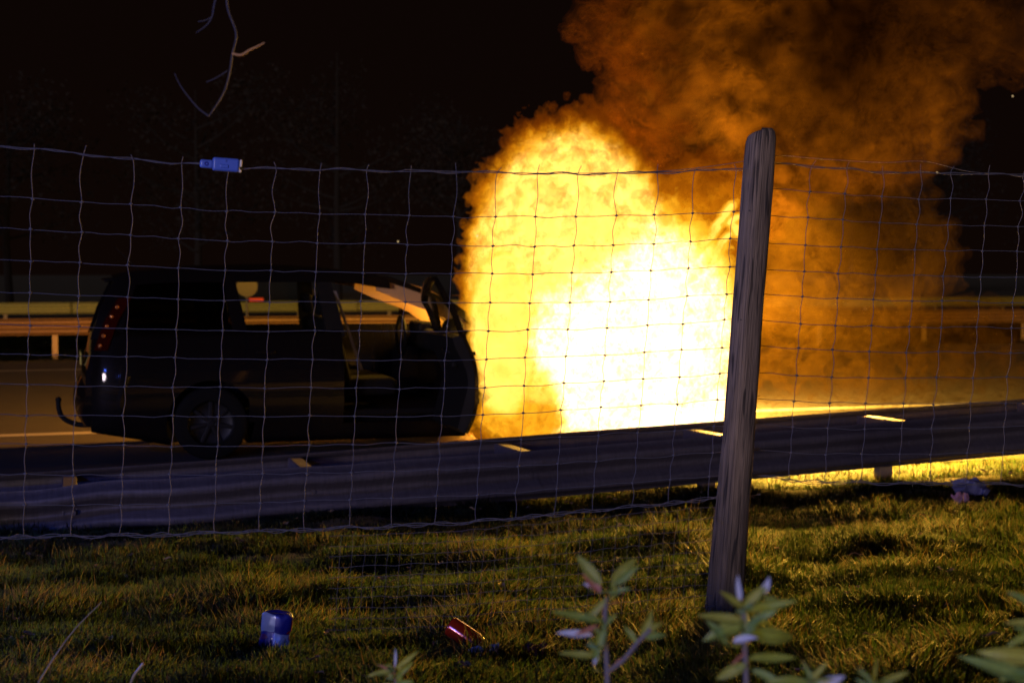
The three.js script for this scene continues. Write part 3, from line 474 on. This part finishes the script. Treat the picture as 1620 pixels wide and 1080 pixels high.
{
  const box = { s0: sOf(700, FW), s1: sOf(1215, FW), y0: -0.15, y1: 3.4, w0: FW - 1.6, w1: FW + 1.4 };
  const LV = [0.012, 0.04, 0.075, 0.115, 0.16, 0.21, 0.26], AL = [0.08, 0.10, 0.12, 0.14, 0.18, 0.24, 1];
  const g = veilGeo(veils(92, box, (s, y, w) => fireT(s, y, w)[0], LV), (s, y, w, k) => {
    const T = clamp(fireT(s, y, w)[1] + 0.04 * fbm(s * 3.4, y * 3.4, w * 3.4, 3), 0, 1), a = k === 6 ? 1 : AL[k] * clamp(1 + 0.7 * fbm(s * 5 + k, y * 5, w * 5, 2), 0.3, 1.7);
    return [...rampC(T), a];
  });
  const m = mesh('fire', g, new THREE.MeshBasicMaterial({ vertexColors: true, transparent: true, side: THREE.DoubleSide, depthWrite: false }));
  tag(m, 'huge yellow and white fireball blazing over the front of the car', 'fire');
}
{ // licks of flame on the smoke's edge beside the post
  const L = [[1150, 334, 24, 9, -0.9], [1160, 347, 20, 7, -0.6], [1136, 352, 30, 6, -0.8], [1164, 362, 10, 20, -0.3], [1128, 370, 32, 6, -0.9], [1146, 378, 28, 6, -0.8], [1105, 395, 36, 8, -0.9], [1128, 404, 36, 8, -0.7], [1110, 422, 38, 10, -0.6]].map(([x, y, a, b, r]) => ({ ...blob(x, y, FW - 0.45, a, b, 0.13, {}), r: -r }));
  const f = (s, y, w) => { let F = -1; const e = 0.3 * fbm(s * 9, y * 9, w * 9, 3); for (const b of L) { const ds = s - b.s, dy = y - b.y, c = Math.cos(b.r), n = Math.sin(b.r); F = Math.max(F, 1 - Math.hypot((ds * c + dy * n) / b.rs, (-ds * n + dy * c) / b.ry, (w - b.w) / b.rw) + e); } return F; };
  const A = road(1060, 450, FW - 0.45), B = road(1195, 300, FW - 0.45), g = veilGeo(veils(64, { s0: A.s, s1: B.s, y0: A.y, y1: B.y, w0: FW - 0.7, w1: FW - 0.2 }, f, [0.05, 0.25, 0.5]), (s, y, w, k) => [...rampC([0.42, 0.58, 0.76][k]), [0.25, 0.35, 0.6][k]]);
  tag(mesh('flame', g, new THREE.MeshBasicMaterial({ vertexColors: true, transparent: true, side: THREE.DoubleSide, depthWrite: false })), 'small yellow licks of flame beside the wooden post at smoke height', 'flame');
}
const fireLight = (px, py, w, I, col, rad = 18) => { const r = road(px, py, w), l = new THREE.PointLight(new THREE.Color().setRGB(...col), I); l.position.copy(rp(r.s, r.y, r.w)); l.castShadow = true; l.shadow.radius = rad; l.shadow.camera.near = 0.1; l.name = 'fire_light'; scene.add(l); };
const WARM = [1, 0.5, 0.06], DEEP = [1, 0.34, 0.025];
fireLight(1200, 560, FW - 1.25, 170, WARM);
fireLight(1172, 470, FW + 2.1, 170, WARM);
fireLight(1300, 495, FW - 1.3, 420, WARM);
fireLight(870, 250, FW - 0.6, 6, WARM);
fireLight(800, 590, FW + 1.7, 480, DEEP);
fireLight(752, 440, FW + 0.7, 30, WARM, 8);

const sootMat = phys(1, 1, 1, 1, { vertexColors: true, transparent: true, side: THREE.DoubleSide, transmission: 0.5, thickness: 0, specularIntensity: 0, depthWrite: false });
function smoke(label, box, N, blobs, colour, LV, AL, amp = 1) {
  const fld = (s, y, w) => {
    const e = amp * (0.34 * fbm(s * 0.9, y * 0.9, w * 0.9, 2) + 0.30 * fbm(s * 2.3 + 9, y * 2.3, w * 2.3, 3));
    let q = -9; for (const b of blobs) { const g = (gDist(b, s, y, w) + e) * b.k; if (g > q) q = g; } return q;
  };
  const selfShade = (s, y, w) => { let a = 0, t = 0; for (const b of blobs) { const g = Math.max(0, gDist(b, s, y, w) + 0.6) ** 2; a += g; t += g * b.t; } return t / (a || 1); };  // per-blob brightness: the plume's self-shadow put into the soot colour
  const g = veilGeo(veils(N, box, fld, LV), (s, y, w, k) => { const t = selfShade(s, y, w) * (0.85 + 0.45 * fbm(s * 1.3, y * 1.3, w * 1.3 + 5, 3)); return [colour[0] * t, colour[1] * t, colour[2] * t, AL[k] * clamp(1 + 0.8 * fbm(s * 2.6 + k, y * 2.6, w * 2.6, 3), 0.25, 1.6)]; });
  const m = mesh('smoke', g, sootMat); m.userData.kind = 'stuff'; tag(m, label, 'smoke');
}
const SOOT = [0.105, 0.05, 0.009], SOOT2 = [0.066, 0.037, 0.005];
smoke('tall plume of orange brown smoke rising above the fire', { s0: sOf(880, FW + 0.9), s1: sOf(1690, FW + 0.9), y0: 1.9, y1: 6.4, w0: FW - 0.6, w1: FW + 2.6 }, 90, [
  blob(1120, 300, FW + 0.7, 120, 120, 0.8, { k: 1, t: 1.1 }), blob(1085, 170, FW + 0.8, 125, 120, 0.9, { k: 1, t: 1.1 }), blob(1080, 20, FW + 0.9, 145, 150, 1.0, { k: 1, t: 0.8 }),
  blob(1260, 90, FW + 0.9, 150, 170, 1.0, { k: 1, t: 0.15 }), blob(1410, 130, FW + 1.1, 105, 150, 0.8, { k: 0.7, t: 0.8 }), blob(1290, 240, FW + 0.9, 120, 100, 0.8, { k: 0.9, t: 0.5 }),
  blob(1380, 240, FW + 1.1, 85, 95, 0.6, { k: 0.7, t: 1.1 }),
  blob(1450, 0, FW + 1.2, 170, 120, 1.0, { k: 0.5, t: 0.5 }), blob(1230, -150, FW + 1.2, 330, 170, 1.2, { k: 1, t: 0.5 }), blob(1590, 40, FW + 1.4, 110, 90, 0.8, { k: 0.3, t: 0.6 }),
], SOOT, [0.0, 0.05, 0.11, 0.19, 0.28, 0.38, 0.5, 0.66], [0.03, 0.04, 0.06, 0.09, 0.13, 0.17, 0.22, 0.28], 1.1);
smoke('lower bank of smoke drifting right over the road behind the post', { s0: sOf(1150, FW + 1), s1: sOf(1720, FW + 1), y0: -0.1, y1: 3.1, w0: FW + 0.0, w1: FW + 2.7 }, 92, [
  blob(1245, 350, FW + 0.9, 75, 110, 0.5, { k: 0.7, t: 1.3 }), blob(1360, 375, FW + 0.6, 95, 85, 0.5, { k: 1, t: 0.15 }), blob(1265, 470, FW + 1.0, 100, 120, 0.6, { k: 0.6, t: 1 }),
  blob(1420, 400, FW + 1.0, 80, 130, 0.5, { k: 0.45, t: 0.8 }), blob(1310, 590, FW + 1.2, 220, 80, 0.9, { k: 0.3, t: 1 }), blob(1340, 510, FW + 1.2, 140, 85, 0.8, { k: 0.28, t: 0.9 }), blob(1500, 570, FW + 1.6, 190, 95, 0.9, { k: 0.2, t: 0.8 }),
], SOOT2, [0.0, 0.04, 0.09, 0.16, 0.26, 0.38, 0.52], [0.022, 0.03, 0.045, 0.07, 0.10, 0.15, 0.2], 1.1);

// sparks in the air
for (const [px, py, w, r] of [[1597, 152, 15, 0.009], [1480, 273, 11, 0.007], [755, 373, 11.5, 0.008], [630, 382, 13, 0.007], [590, 1014, 4.6, 0.002]].slice(0, 4)) { const q = road(px, py, w), m = mesh('ember', new THREE.IcosahedronGeometry(r, 1), new THREE.MeshBasicMaterial({ color: new THREE.Color().setRGB(0.9, 0.62, 0.3) })); m.position.copy(rp(q.s, q.y, q.w)); tag(m, px === 1597 ? 'tiny glowing ember high in the dark beside the smoke' : px === 1480 ? 'tiny bright ember by the top wire right of the post' : px === 755 ? 'tiny white spark at the left edge of the fireball' : 'tiny pale spark in the dark above the car roof', 'ember'); }

// ---------------------------------------------------------------- round sign with a red lamp, far beyond the car
{
  const q = road(405, 474, 38.2), o = thing('warning_sign', 'dull yellow round sign with glowing red lamp bar, seen through car window', 'road sign', rp(q.s, 0, q.w), PHI);
  mesh('disc', xf(new THREE.CylinderGeometry(0.28, 0.28, 0.03, 32), [-0.24, q.y + 0.36, 0], [Math.PI / 2, 0, 0]), std(0.2, 0.16, 0.035, 0.5), o);
  mesh('pole', xf(new THREE.CylinderGeometry(0.03, 0.03, 1.3, 10), [-0.24, q.y - 0.35, -0.04]), zinc, o);
  mesh('lamp_housing', rbox(0.5, 0.16, 0.06, 0.02, [0, q.y, -0.035]), blackPlastic, o);
  mesh('red_lamp', rbox(0.38, 0.085, 0.02, 0.01, [0, q.y, 0.01]), new THREE.MeshBasicMaterial({ color: new THREE.Color().setRGB(0.85, 0.06, 0.012) }), o);
  const l = new THREE.PointLight(new THREE.Color().setRGB(1, 0.07, 0.02), 0.04); l.position.copy(rp(q.s, q.y, q.w - 0.12)); l.shadow.radius = 3; l.castShadow = true; l.name = 'red_lamp_light'; scene.add(l);
}

// ---------------------------------------------------------------- emergency beacons beside and behind the photographer
function beacon(label, p, gy, I) {
  const o = thing('emergency_beacon', label, 'beacon', p, 0, 'blue emergency beacons'), Y = 2.05;
  mesh('pole', xf(new THREE.CylinderGeometry(0.02, 0.025, Y - gy, 12), [0, (Y + gy) / 2, 0]), blackPlastic, o);
  for (let k = 0; k < 3; k++) mesh('leg', tube([V(0, gy + 0.5, 0), V(0.35 * Math.cos(k * 2.1), gy, 0.35 * Math.sin(k * 2.1))], 0.014, 4, 6), blackPlastic, o);
  mesh('base', xf(new THREE.CylinderGeometry(0.09, 0.1, 0.05, 24), [0, Y, 0]), blackPlastic, o);
  mesh('blue_light', xf(new THREE.SphereGeometry(0.075, 24, 16), [0, Y + 0.1, 0], [0, 0, 0], [1, 1.3, 1]), new THREE.MeshBasicMaterial({ color: new THREE.Color().setRGB(0.02, 0.08, 1) }), o);
  const l = new THREE.PointLight(new THREE.Color().setRGB(0.07, 0.16, 1), I); l.position.set(p.x, Y + 0.1, p.z); l.shadow.radius = 3.5; l.castShadow = true; l.name = 'blue_beacon_light'; scene.add(l);
}
beacon('blue emergency beacon on a tripod close behind the photographer', V(-2.3, 0, 1.6), 0.6, 30);
beacon('blue emergency beacon on a tripod by the left end of the guardrail', rp(-3.6, 0, 7.2), 0.15, 26);

// ---------------------------------------------------------------- trees
const barkMat = std(0.06, 0.05, 0.04, 0.95), leafDark = std(0.004, 0.003, 0.002, 0.9, { side: THREE.DoubleSide });
function farTree(s, w, h) {
  const o = thing('tree', 'dark leafy tree in the night beyond the far guardrail', 'tree', rp(s, 0.05, w), rr(0, 6), 'dark trees beyond the motorway');
  const tr = [tube([V(0, -0.2, 0), V(0.1, h * 0.3, 0.05), V(-0.05, h * 0.6, 0), V(0.1, h * 0.9, 0)], (t) => 0.2 * (1 - 0.85 * t), 12, 8)], tip = [];
  for (let k = 0; k < 13; k++) { const a = rr(0, 6.28), y0 = h * rr(0.2, 0.75), L = h * rr(0.18, 0.36), e = V(Math.cos(a) * L, y0 + L * rr(0.2, 0.8), Math.sin(a) * L); tr.push(tube([V(0, y0, 0), V(e.x * 0.5, y0 + (e.y - y0) * 0.35, e.z * 0.5), e], (t) => 0.07 * (1 - 0.8 * t), 6, 5)); tip.push(e, e.clone().multiplyScalar(0.6).setY(y0 + (e.y - y0) * 0.6)); }
  mesh('trunk', tr, std(0.003, 0.0025, 0.002, 0.95), o);
  const pos = [];
  for (let i = 0; i < 2600; i++) { const t = tip[i % tip.length], c = V(t.x + rr(-1, 1) * h * 0.1, t.y + rr(-1, 1) * h * 0.1, t.z + rr(-1, 1) * h * 0.1); for (let j = 0; j < 3; j++) pos.push(c.x + rr(-0.13, 0.13), c.y + rr(-0.13, 0.13), c.z + rr(-0.13, 0.13)); }
  const g = new THREE.BufferGeometry(); g.setAttribute('position', new THREE.Float32BufferAttribute(pos, 3)); mesh('crown', g, leafDark, o);
}
for (let k = 0; k < 11; k++) farTree(-8 + k * 6.4 + rr(-1.5, 1.5), rr(59, 66), rr(9, 14));
{ // the bare tree whose twig hangs into the picture
  const D = 3.3, o = thing('bare_tree', 'thin bare twig hanging down against the night sky', 'tree', V(0, 0, 0));
  const P = (x, y, d = D) => at(x / 2.348, y / 2.348, d);
  const base = V(-2.6, 0.5, -2.4);
  mesh('trunk', tube([base, V(-2.55, 1.8, -2.45), V(-2.4, 3.2, -2.6), V(-2.3, 4.6, -2.7)], (t) => 0.09 * (1 - 0.6 * t), 16, 10), barkMat, o);
  mesh('limb', tube([V(-2.45, 2.6, -2.55), V(-1.7, 3.0, -2.9), V(-1.0, 2.9, -3.2), P(815, -300)], (t) => 0.035 * (1 - 0.75 * t), 16, 8), barkMat, o);
  const tw = std(0.06, 0.05, 0.045, 0.8);
  mesh('twig', [tube([P(815, -300), P(838, -60), P(845, 30), P(877, 130), P(862, 200), P(852, 270), P(832, 340), P(800, 395), P(775, 431)], (t) => 0.0034 * (1 - 0.5 * t), 40, 6), tube([P(775, 431), P(740, 405), P(700, 360), P(665, 310), P(648, 272)], (t) => 0.0022 * (1 - 0.5 * t), 20, 5), tube([P(845, 262), P(800, 290), P(765, 305)], 0.0014, 8, 5)], tw, o);
  mesh('twig', tube([P(862, 198), P(880, 203), P(897, 203), P(925, 186), P(955, 172), P(982, 158)], (t) => 0.0034 * (1 - 0.45 * t), 20, 6), std(0.5, 0.24, 0.06, 0.6), o);  // firelight orange put into the colour of this side twig
  mesh('twig', [tube([P(838, -60), P(800, 0), P(787, 62), P(770, 90), P(728, 122)], (t) => 0.003 * (1 - 0.5 * t), 20, 5), tube([P(787, 62), P(760, 76), P(735, 80)], 0.0015, 8, 5)], tw, o);
}

// ---------------------------------------------------------------- foreground shrub shoots
const leafMap = dataTex(128, 64, (u, v) => { const rib = Math.exp(-(((v - 0.5) / 0.035) ** 2)), ven = 0.5 + 0.5 * Math.sin(u * 70 - Math.abs(v - 0.5) * 46), n = tn(u, v, 14, 6), sp = sstep(tn(u, v, 34, 17), 0.2, 0.34); const c = 0.72 + 0.16 * n + 0.05 * ven + 0.2 * rib; return [c * (1 - 0.15 * sp), c * (1 - 0.42 * sp), c * (1 - 0.5 * sp)]; }, true);
const leafMats = [[0.30, 0.46, 0.06], [0.40, 0.52, 0.07], [0.24, 0.44, 0.10]].map((c) => phys(...c.map((x) => x * 1.5), 0.6, { map: leafMap, side: THREE.DoubleSide, transmission: 0.3, thickness: 0 }));
const paleLeaf = phys(0.62, 0.62, 0.56, 0.7, { side: THREE.DoubleSide }), budMat = std(0.42, 0.16, 0.07, 0.6), stemMat = std(0.2, 0.17, 0.14, 0.8);
const leafGs = [0.21, 0.26, 0.31].map((wd, i) => gridGeo(8, 4, (u, v) => { const a = Math.pow(Math.sin(Math.PI * Math.pow(clamp(u, 0.001, 0.999), 0.8)), 0.8) * wd * 0.5, x = (v - 0.5) * 2 * a, curl = 0.14 * (i + 0.5) * u * u; return [x, u, Math.abs(x) * 0.55 - curl + 0.02 * Math.sin(u * 9 + i)]; }));
function leafOn(o, p, px, py, size, mat, k = Math.floor(rnd() * 3), d = 0) { // leaf from world point p to pixel
  const q = at(px, py, -p.z + d), dir = q.clone().sub(p), L = dir.length(), m = mesh('leaf', leafGs[k], mat, o);
  m.position.copy(p).sub(o.position); const y = dir.normalize(), z = V(rr(-0.7, 0.7), rr(0.1, 0.9), 1).projectOnPlane(y).normalize(), x = V().crossVectors(y, z);
  m.quaternion.setFromRotationMatrix(new THREE.Matrix4().makeBasis(x, y, z)); m.scale.set(L * size, L, L); return m;
}
function shoot(label, D, stem, leaves, r = 0.006) {
  const pts = stem.map(([x, y]) => at(x, y, D)), o = thing('shrub', label, 'shrub', pts[0].clone());
  const foot = pts[0].clone(); foot.y = Math.min(foot.y, 0.5);
  mesh('stem', tube([foot, ...pts].map((p) => p.clone().sub(o.position)), (t) => r * (1 - 0.55 * t), 24, 7), stemMat, o);
  for (const [x0, y0, x1, y1, kind = 0, wd = 1] of leaves) leafOn(o, at(x0, y0, D - 0.004), x1, y1, wd, kind === 9 ? paleLeaf : kind === 8 ? budMat : leafMats[kind % 3], undefined, rr(-0.02, 0.012));
  // younger leaves crowding the stem, each its own size and turn
  for (let i = 0; i < 15; i++) {
    const a = leaves[i % leaves.length], x = a[0] + rr(-7, 7), y = a[1] + rr(-4, 14), an = rr(0, 6.283), L = rr(13, 30);
    leafOn(o, at(x, y, D + rr(-0.03, 0.03)), x + Math.cos(an) * L, y - Math.abs(Math.sin(an)) * L * 0.8, rr(0.8, 1.1), leafMats[i % 3], undefined, rr(-0.03, 0.03));
  }
  return o;
}
const A = shoot('leafy shrub shoot with a white leaf, left of the wooden post', 2.15, [[962, 1110], [960, 1040], [957, 985], [960, 945]], [
  [952, 925, 912, 878, 1], [950, 938, 925, 905, 8, 1.2], [938, 930, 922, 922, 9, 1.4], [968, 928, 1004, 880, 1, 1.1], [972, 925, 1010, 896, 0], [962, 940, 998, 928, 2], [958, 945, 918, 992, 1, 0.8], [955, 985, 872, 966, 0, 0.8], [938, 1005, 880, 1000, 9, 1], [948, 990, 908, 1004, 8, 0.9], [950, 1000, 968, 970, 2, 1.2], [960, 985, 975, 972, 0, 1],
  [945, 1040, 884, 1032, 1], [948, 1048, 935, 1015, 1, 1.2], [950, 1020, 938, 1052, 9, 0.9], [957, 985, 940, 1046, 0, 1.0], [965, 955, 985, 950, 8, 0.5]], 0.007);
mesh('stem', tube([at(962, 1062, 2.15), at(985, 1045, 2.15), at(1010, 1015, 2.15), at(1030, 995, 2.15)].map((p) => p.sub(A.position)), 0.0035, 14, 6), stemMat, A);
for (const [a, b, c, d, k] of [[1012, 1010, 1036, 968, 1], [1018, 1005, 1046, 982, 1], [1008, 1018, 990, 992, 0], [1018, 1010, 1056, 1001, 2], [990, 1042, 970, 1050, 8]]) leafOn(A, at(a, b, 2.15), c, d, 1, k === 8 ? budMat : leafMats[k], 2);
shoot('leafy shrub shoot growing right in front of the post foot', 2.0, [[1182, 1120], [1180, 1040], [1178, 1000], [1176, 960]], [
  [1176, 962, 1140, 935, 1, 1.1], [1172, 950, 1166, 915, 9, 0.8], [1178, 960, 1212, 925, 1, 1], [1205, 940, 1218, 918, 9, 1.3], [1182, 965, 1262, 950, 0, 0.9], [1180, 985, 1105, 972, 1, 1.1], [1178, 990, 1118, 1002, 0, 1.2], [1185, 985, 1230, 965, 2, 1.3], [1185, 1000, 1268, 1012, 0, 1], [1160, 1015, 1195, 1005, 9, 1.2], [1170, 1010, 1205, 980, 2, 1.2], [1150, 1020, 1130, 985, 2, 1], [1185, 1040, 1262, 1040, 0, 0.9],
  [1182, 1050, 1130, 1075, 1], [1190, 1060, 1240, 1080, 2], [1175, 1000, 1180, 950, 1, 1.1], [1180, 1030, 1150, 1060, 8, 0.5]], 0.007);
shoot('leafy shrub shoots with a white leaf along the lower picture edge', 1.95, [[1290, 1150], [1285, 1100], [1282, 1075]], [[1282, 1078, 1310, 1046, 1], [1285, 1080, 1270, 1045, 2], [1290, 1085, 1335, 1072, 9, 1.2], [1280, 1085, 1225, 1072, 0], [1292, 1090, 1350, 1085, 1]], 0.006);
shoot('low shrub shoot peeping up at the lower edge, between post and corner', 1.95, [[1385, 1150], [1382, 1110], [1380, 1080]], [[1380, 1080, 1388, 1040, 1, 0.9], [1382, 1085, 1362, 1055, 2], [1385, 1085, 1440, 1062, 1], [1384, 1090, 1410, 1075, 0]], 0.005);
shoot('leafy shrub shoot cut off by the right picture edge', 1.9, [[1650, 1150], [1645, 1060], [1640, 990], [1635, 940]], [[1638, 960, 1600, 935, 2], [1640, 985, 1590, 985, 1], [1640, 1000, 1595, 1020, 0], [1645, 1040, 1560, 1035, 1], [1645, 1060, 1585, 1072, 0], [1640, 960, 1622, 920, 1], [1648, 1080, 1530, 1040, 2, 0.7], [1640, 1010, 1612, 990, 2]], 0.007);
shoot('small green sprig left of the red can at the lower edge', 2.6, [[628, 1130], [626, 1090], [624, 1052]], [[624, 1062, 582, 1066, 1, 0.9], [624, 1055, 626, 1026, 9, 0.6], [626, 1058, 660, 1030, 1, 0.8], [625, 1068, 600, 1050, 8, 0.5], [627, 1070, 652, 1050, 0], [626, 1080, 655, 1078, 2], [626, 1085, 600, 1082, 0]], 0.004);

// ---------------------------------------------------------------- litter on the verge
function grd(px, py) { // where that line of sight meets the verge
  for (let d = 2.5; d < 12; d += 0.01) { const p = at(px, py, d), s = p.x * CF + (-p.z) * SF, w = -p.x * SF + (-p.z) * CF; if (p.y <= groundY(s, w)) return p; } return at(px, py, 9);
}
{ // crushed drinks can: blue and silver fields, a red device across the middle
  const p = grd(436, 1036), cv = document.createElement('canvas'); cv.width = 512; cv.height = 512; const c = cv.getContext('2d');
  c.fillStyle = '#2a2f9e'; c.fillRect(0, 0, 512, 512); c.fillStyle = '#b4c4e6';
  for (const x0 of [0, 256]) { c.beginPath(); c.moveTo(x0, 40); c.lineTo(x0 + 128, 20); c.lineTo(x0 + 128, 262); c.lineTo(x0, 262); c.fill(); c.beginPath(); c.moveTo(x0 + 128, 282); c.lineTo(x0 + 256, 270); c.lineTo(x0 + 256, 480); c.lineTo(x0 + 128, 490); c.fill(); }
  c.fillStyle = '#b3283a'; for (const x0 of [128, 384]) { c.beginPath(); c.ellipse(x0 + 6, 160, 15, 66, 0.12, 0, 7); c.fill(); c.beginPath(); c.ellipse(x0 + 18, 245, 26, 22, 0.5, 0, 7); c.fill(); c.beginPath(); c.ellipse(x0 - 34, 330, 60, 36, 0, 0, 7); c.globalAlpha = 0.45; c.fill(); c.globalAlpha = 1; c.beginPath(); c.ellipse(x0 + 8, 60, 10, 26, 0.6, 0, 7); c.fill(); }
  const t = new THREE.CanvasTexture(cv); t.colorSpace = THREE.SRGBColorSpace; t.wrapS = THREE.RepeatWrapping; t.offset.x = 0.25;
  const o = thing('drink_can', 'crushed blue and silver drinks can lying in the grass', 'drinks can', p.clone().add(V(0, 0.078, 0)));
  o.rotation.set(-0.12, -0.08, -0.1);
  const nu = 48, nv = 26, prof = (v) => lerpTable([[0, 0.0], [0.015, 0.74], [0.05, 0.8], [0.11, 1], [0.88, 1], [0.95, 0.84], [0.985, 0.8], [1, 0.0]], v);
  const crush = (u, v) => { const a = u * 6.2832, r = prof(v), dn = 1 - 0.14 * Math.exp(-((v - 0.45) ** 2) / 0.02) * (0.5 + 0.5 * Math.cos(a - 1.2)) + 0.05 * n3(Math.cos(a) * 1.6, Math.sin(a) * 1.2, v * 3) * 0.6; return [Math.cos(a) * 0.052 * r * dn, (v - 0.5) * 0.138 + 0.006 * n3(Math.cos(a), Math.sin(a), v * 3), Math.sin(a) * 0.021 * r * dn, u, v]; };
  mesh('can_body', gridGeo(nu, nv, crush), phys(0.6, 0.6, 0.6, 0.35, { map: t, metalness: 0.15, clearcoat: 0.3 }), o);
  mesh('can_rim', xf(new THREE.TorusGeometry(0.042, 0.002, 6, 30), [0, 0.066, 0], [Math.PI / 2, 0, 0], [1, 1, 0.42]), alloy, o);
}
{ // red can on its side, lit along its upper edge
  const p = grd(735, 1034), o = thing('drink_can', 'glossy red drinks can lying on its side in the grass, upper edge catching firelight', 'drinks can', p.clone().add(V(0, 0.06, 0)));
  o.rotation.set(0.1, -0.3, -0.50);
  const red = phys(0.5, 0.035, 0.008, 0.22, { clearcoat: 0.8, clearcoatRoughness: 0.1, metalness: 0.25 });
  const lath = (a) => new THREE.LatheGeometry(a.map(([r, y]) => new THREE.Vector2(r, y)), 32).rotateZ(-Math.PI / 2);
  mesh('can_body', lath([[0.0, -0.058], [0.022, -0.058], [0.026, -0.0615], [0.033, -0.054], [0.033, 0.045], [0.0275, 0.057]]), red, o);
  mesh('can_rim', lath([[0.0275, 0.057], [0.0285, 0.0605], [0.0265, 0.0605], [0.0255, 0.056], [0.0, 0.056]]), std(0.6, 0.5, 0.42, 0.3, { metalness: 0.9 }), o);
}
function scrap(name, label, cat, px, py, wd, ht, mat, lift = 0.02, rot = [0, 0, 0]) {
  const p = grd(px, py), k = rr(0, 50), m = mesh(name, gridGeo(14, 10, (u, v) => { const x = (u - 0.5) * wd, z = (v - 0.5) * ht, y = 0.35 * Math.min(wd, ht) * (fbm(u * 2 + k, v * 2, 1, 3) * 1.4 + 0.5 * Math.sin(u * 3.1) * Math.sin(v * 3.1)); return [x + 0.1 * wd * n3(u * 3, v * 3, k), y, z + 0.1 * ht * n3(u * 3, v * 3, k + 9)]; }), mat);
  m.position.copy(p).add(V(0, lift, 0)); m.rotation.set(...rot); tag(m, label, cat); return m;
}
scrap('paper_scrap', 'pale crumpled paper scrap lying below the red can', 'paper', 765, 1046, 0.10, 0.045, std(0.5, 0.42, 0.42, 0.8), 0.03, [0.5, 0.2, 0]);
scrap('litter', 'dark red crumpled wrapper right of the red can', 'wrapper', 846, 1044, 0.07, 0.06, std(0.22, 0.06, 0.05, 0.5), 0.03, [0.5, 0, 0]);
scrap('plastic_bag', 'bluish crumpled plastic bag lying under the guardrail at right', 'plastic bag', 1536, 786, 0.21, 0.12, std(0.1, 0.1, 0.2, 0.5), 0.06, [0.75, 0, 0]);
scrap('paper_scrap', 'pinkish crumpled scrap just left of the bluish bag', 'paper', 1521, 796, 0.1, 0.08, std(0.5, 0.25, 0.3, 0.7), 0.03, [0.6, 0, 0]);
scrap('paper_scrap', 'small reddish scrap in the grass behind the left shrub shoot', 'paper', 980, 952, 0.05, 0.03, std(0.42, 0.14, 0.12, 0.8), 0.04, [0.5, 0, 0]);
{ const m = mesh('straw', tube([[60, 1080], [85, 1040], [118, 995], [160, 952]].map(([x, y], i) => at(x, y, 3.5 + i * 0.08)), (t) => 0.0026 * (1 - 0.6 * t), 20, 5), std(0.4, 0.36, 0.26, 0.7)); tag(m, 'long pale straw leaning in the dark grass at lower left', 'straw'); }
{ const m = mesh('straw', tube([[205, 1085], [212, 1068], [222, 1055], [227, 1049]].map(([x, y]) => at(x, y, 3.6)), 0.004, 12, 5), std(0.6, 0.42, 0.16, 0.4)); tag(m, 'short golden straw glinting at the lower edge below the guardrail', 'straw'); }

scene.traverse((o) => { if (o.isMesh) { o.receiveShadow = true; o.castShadow = true; } });
renderer.render(scene, camera);
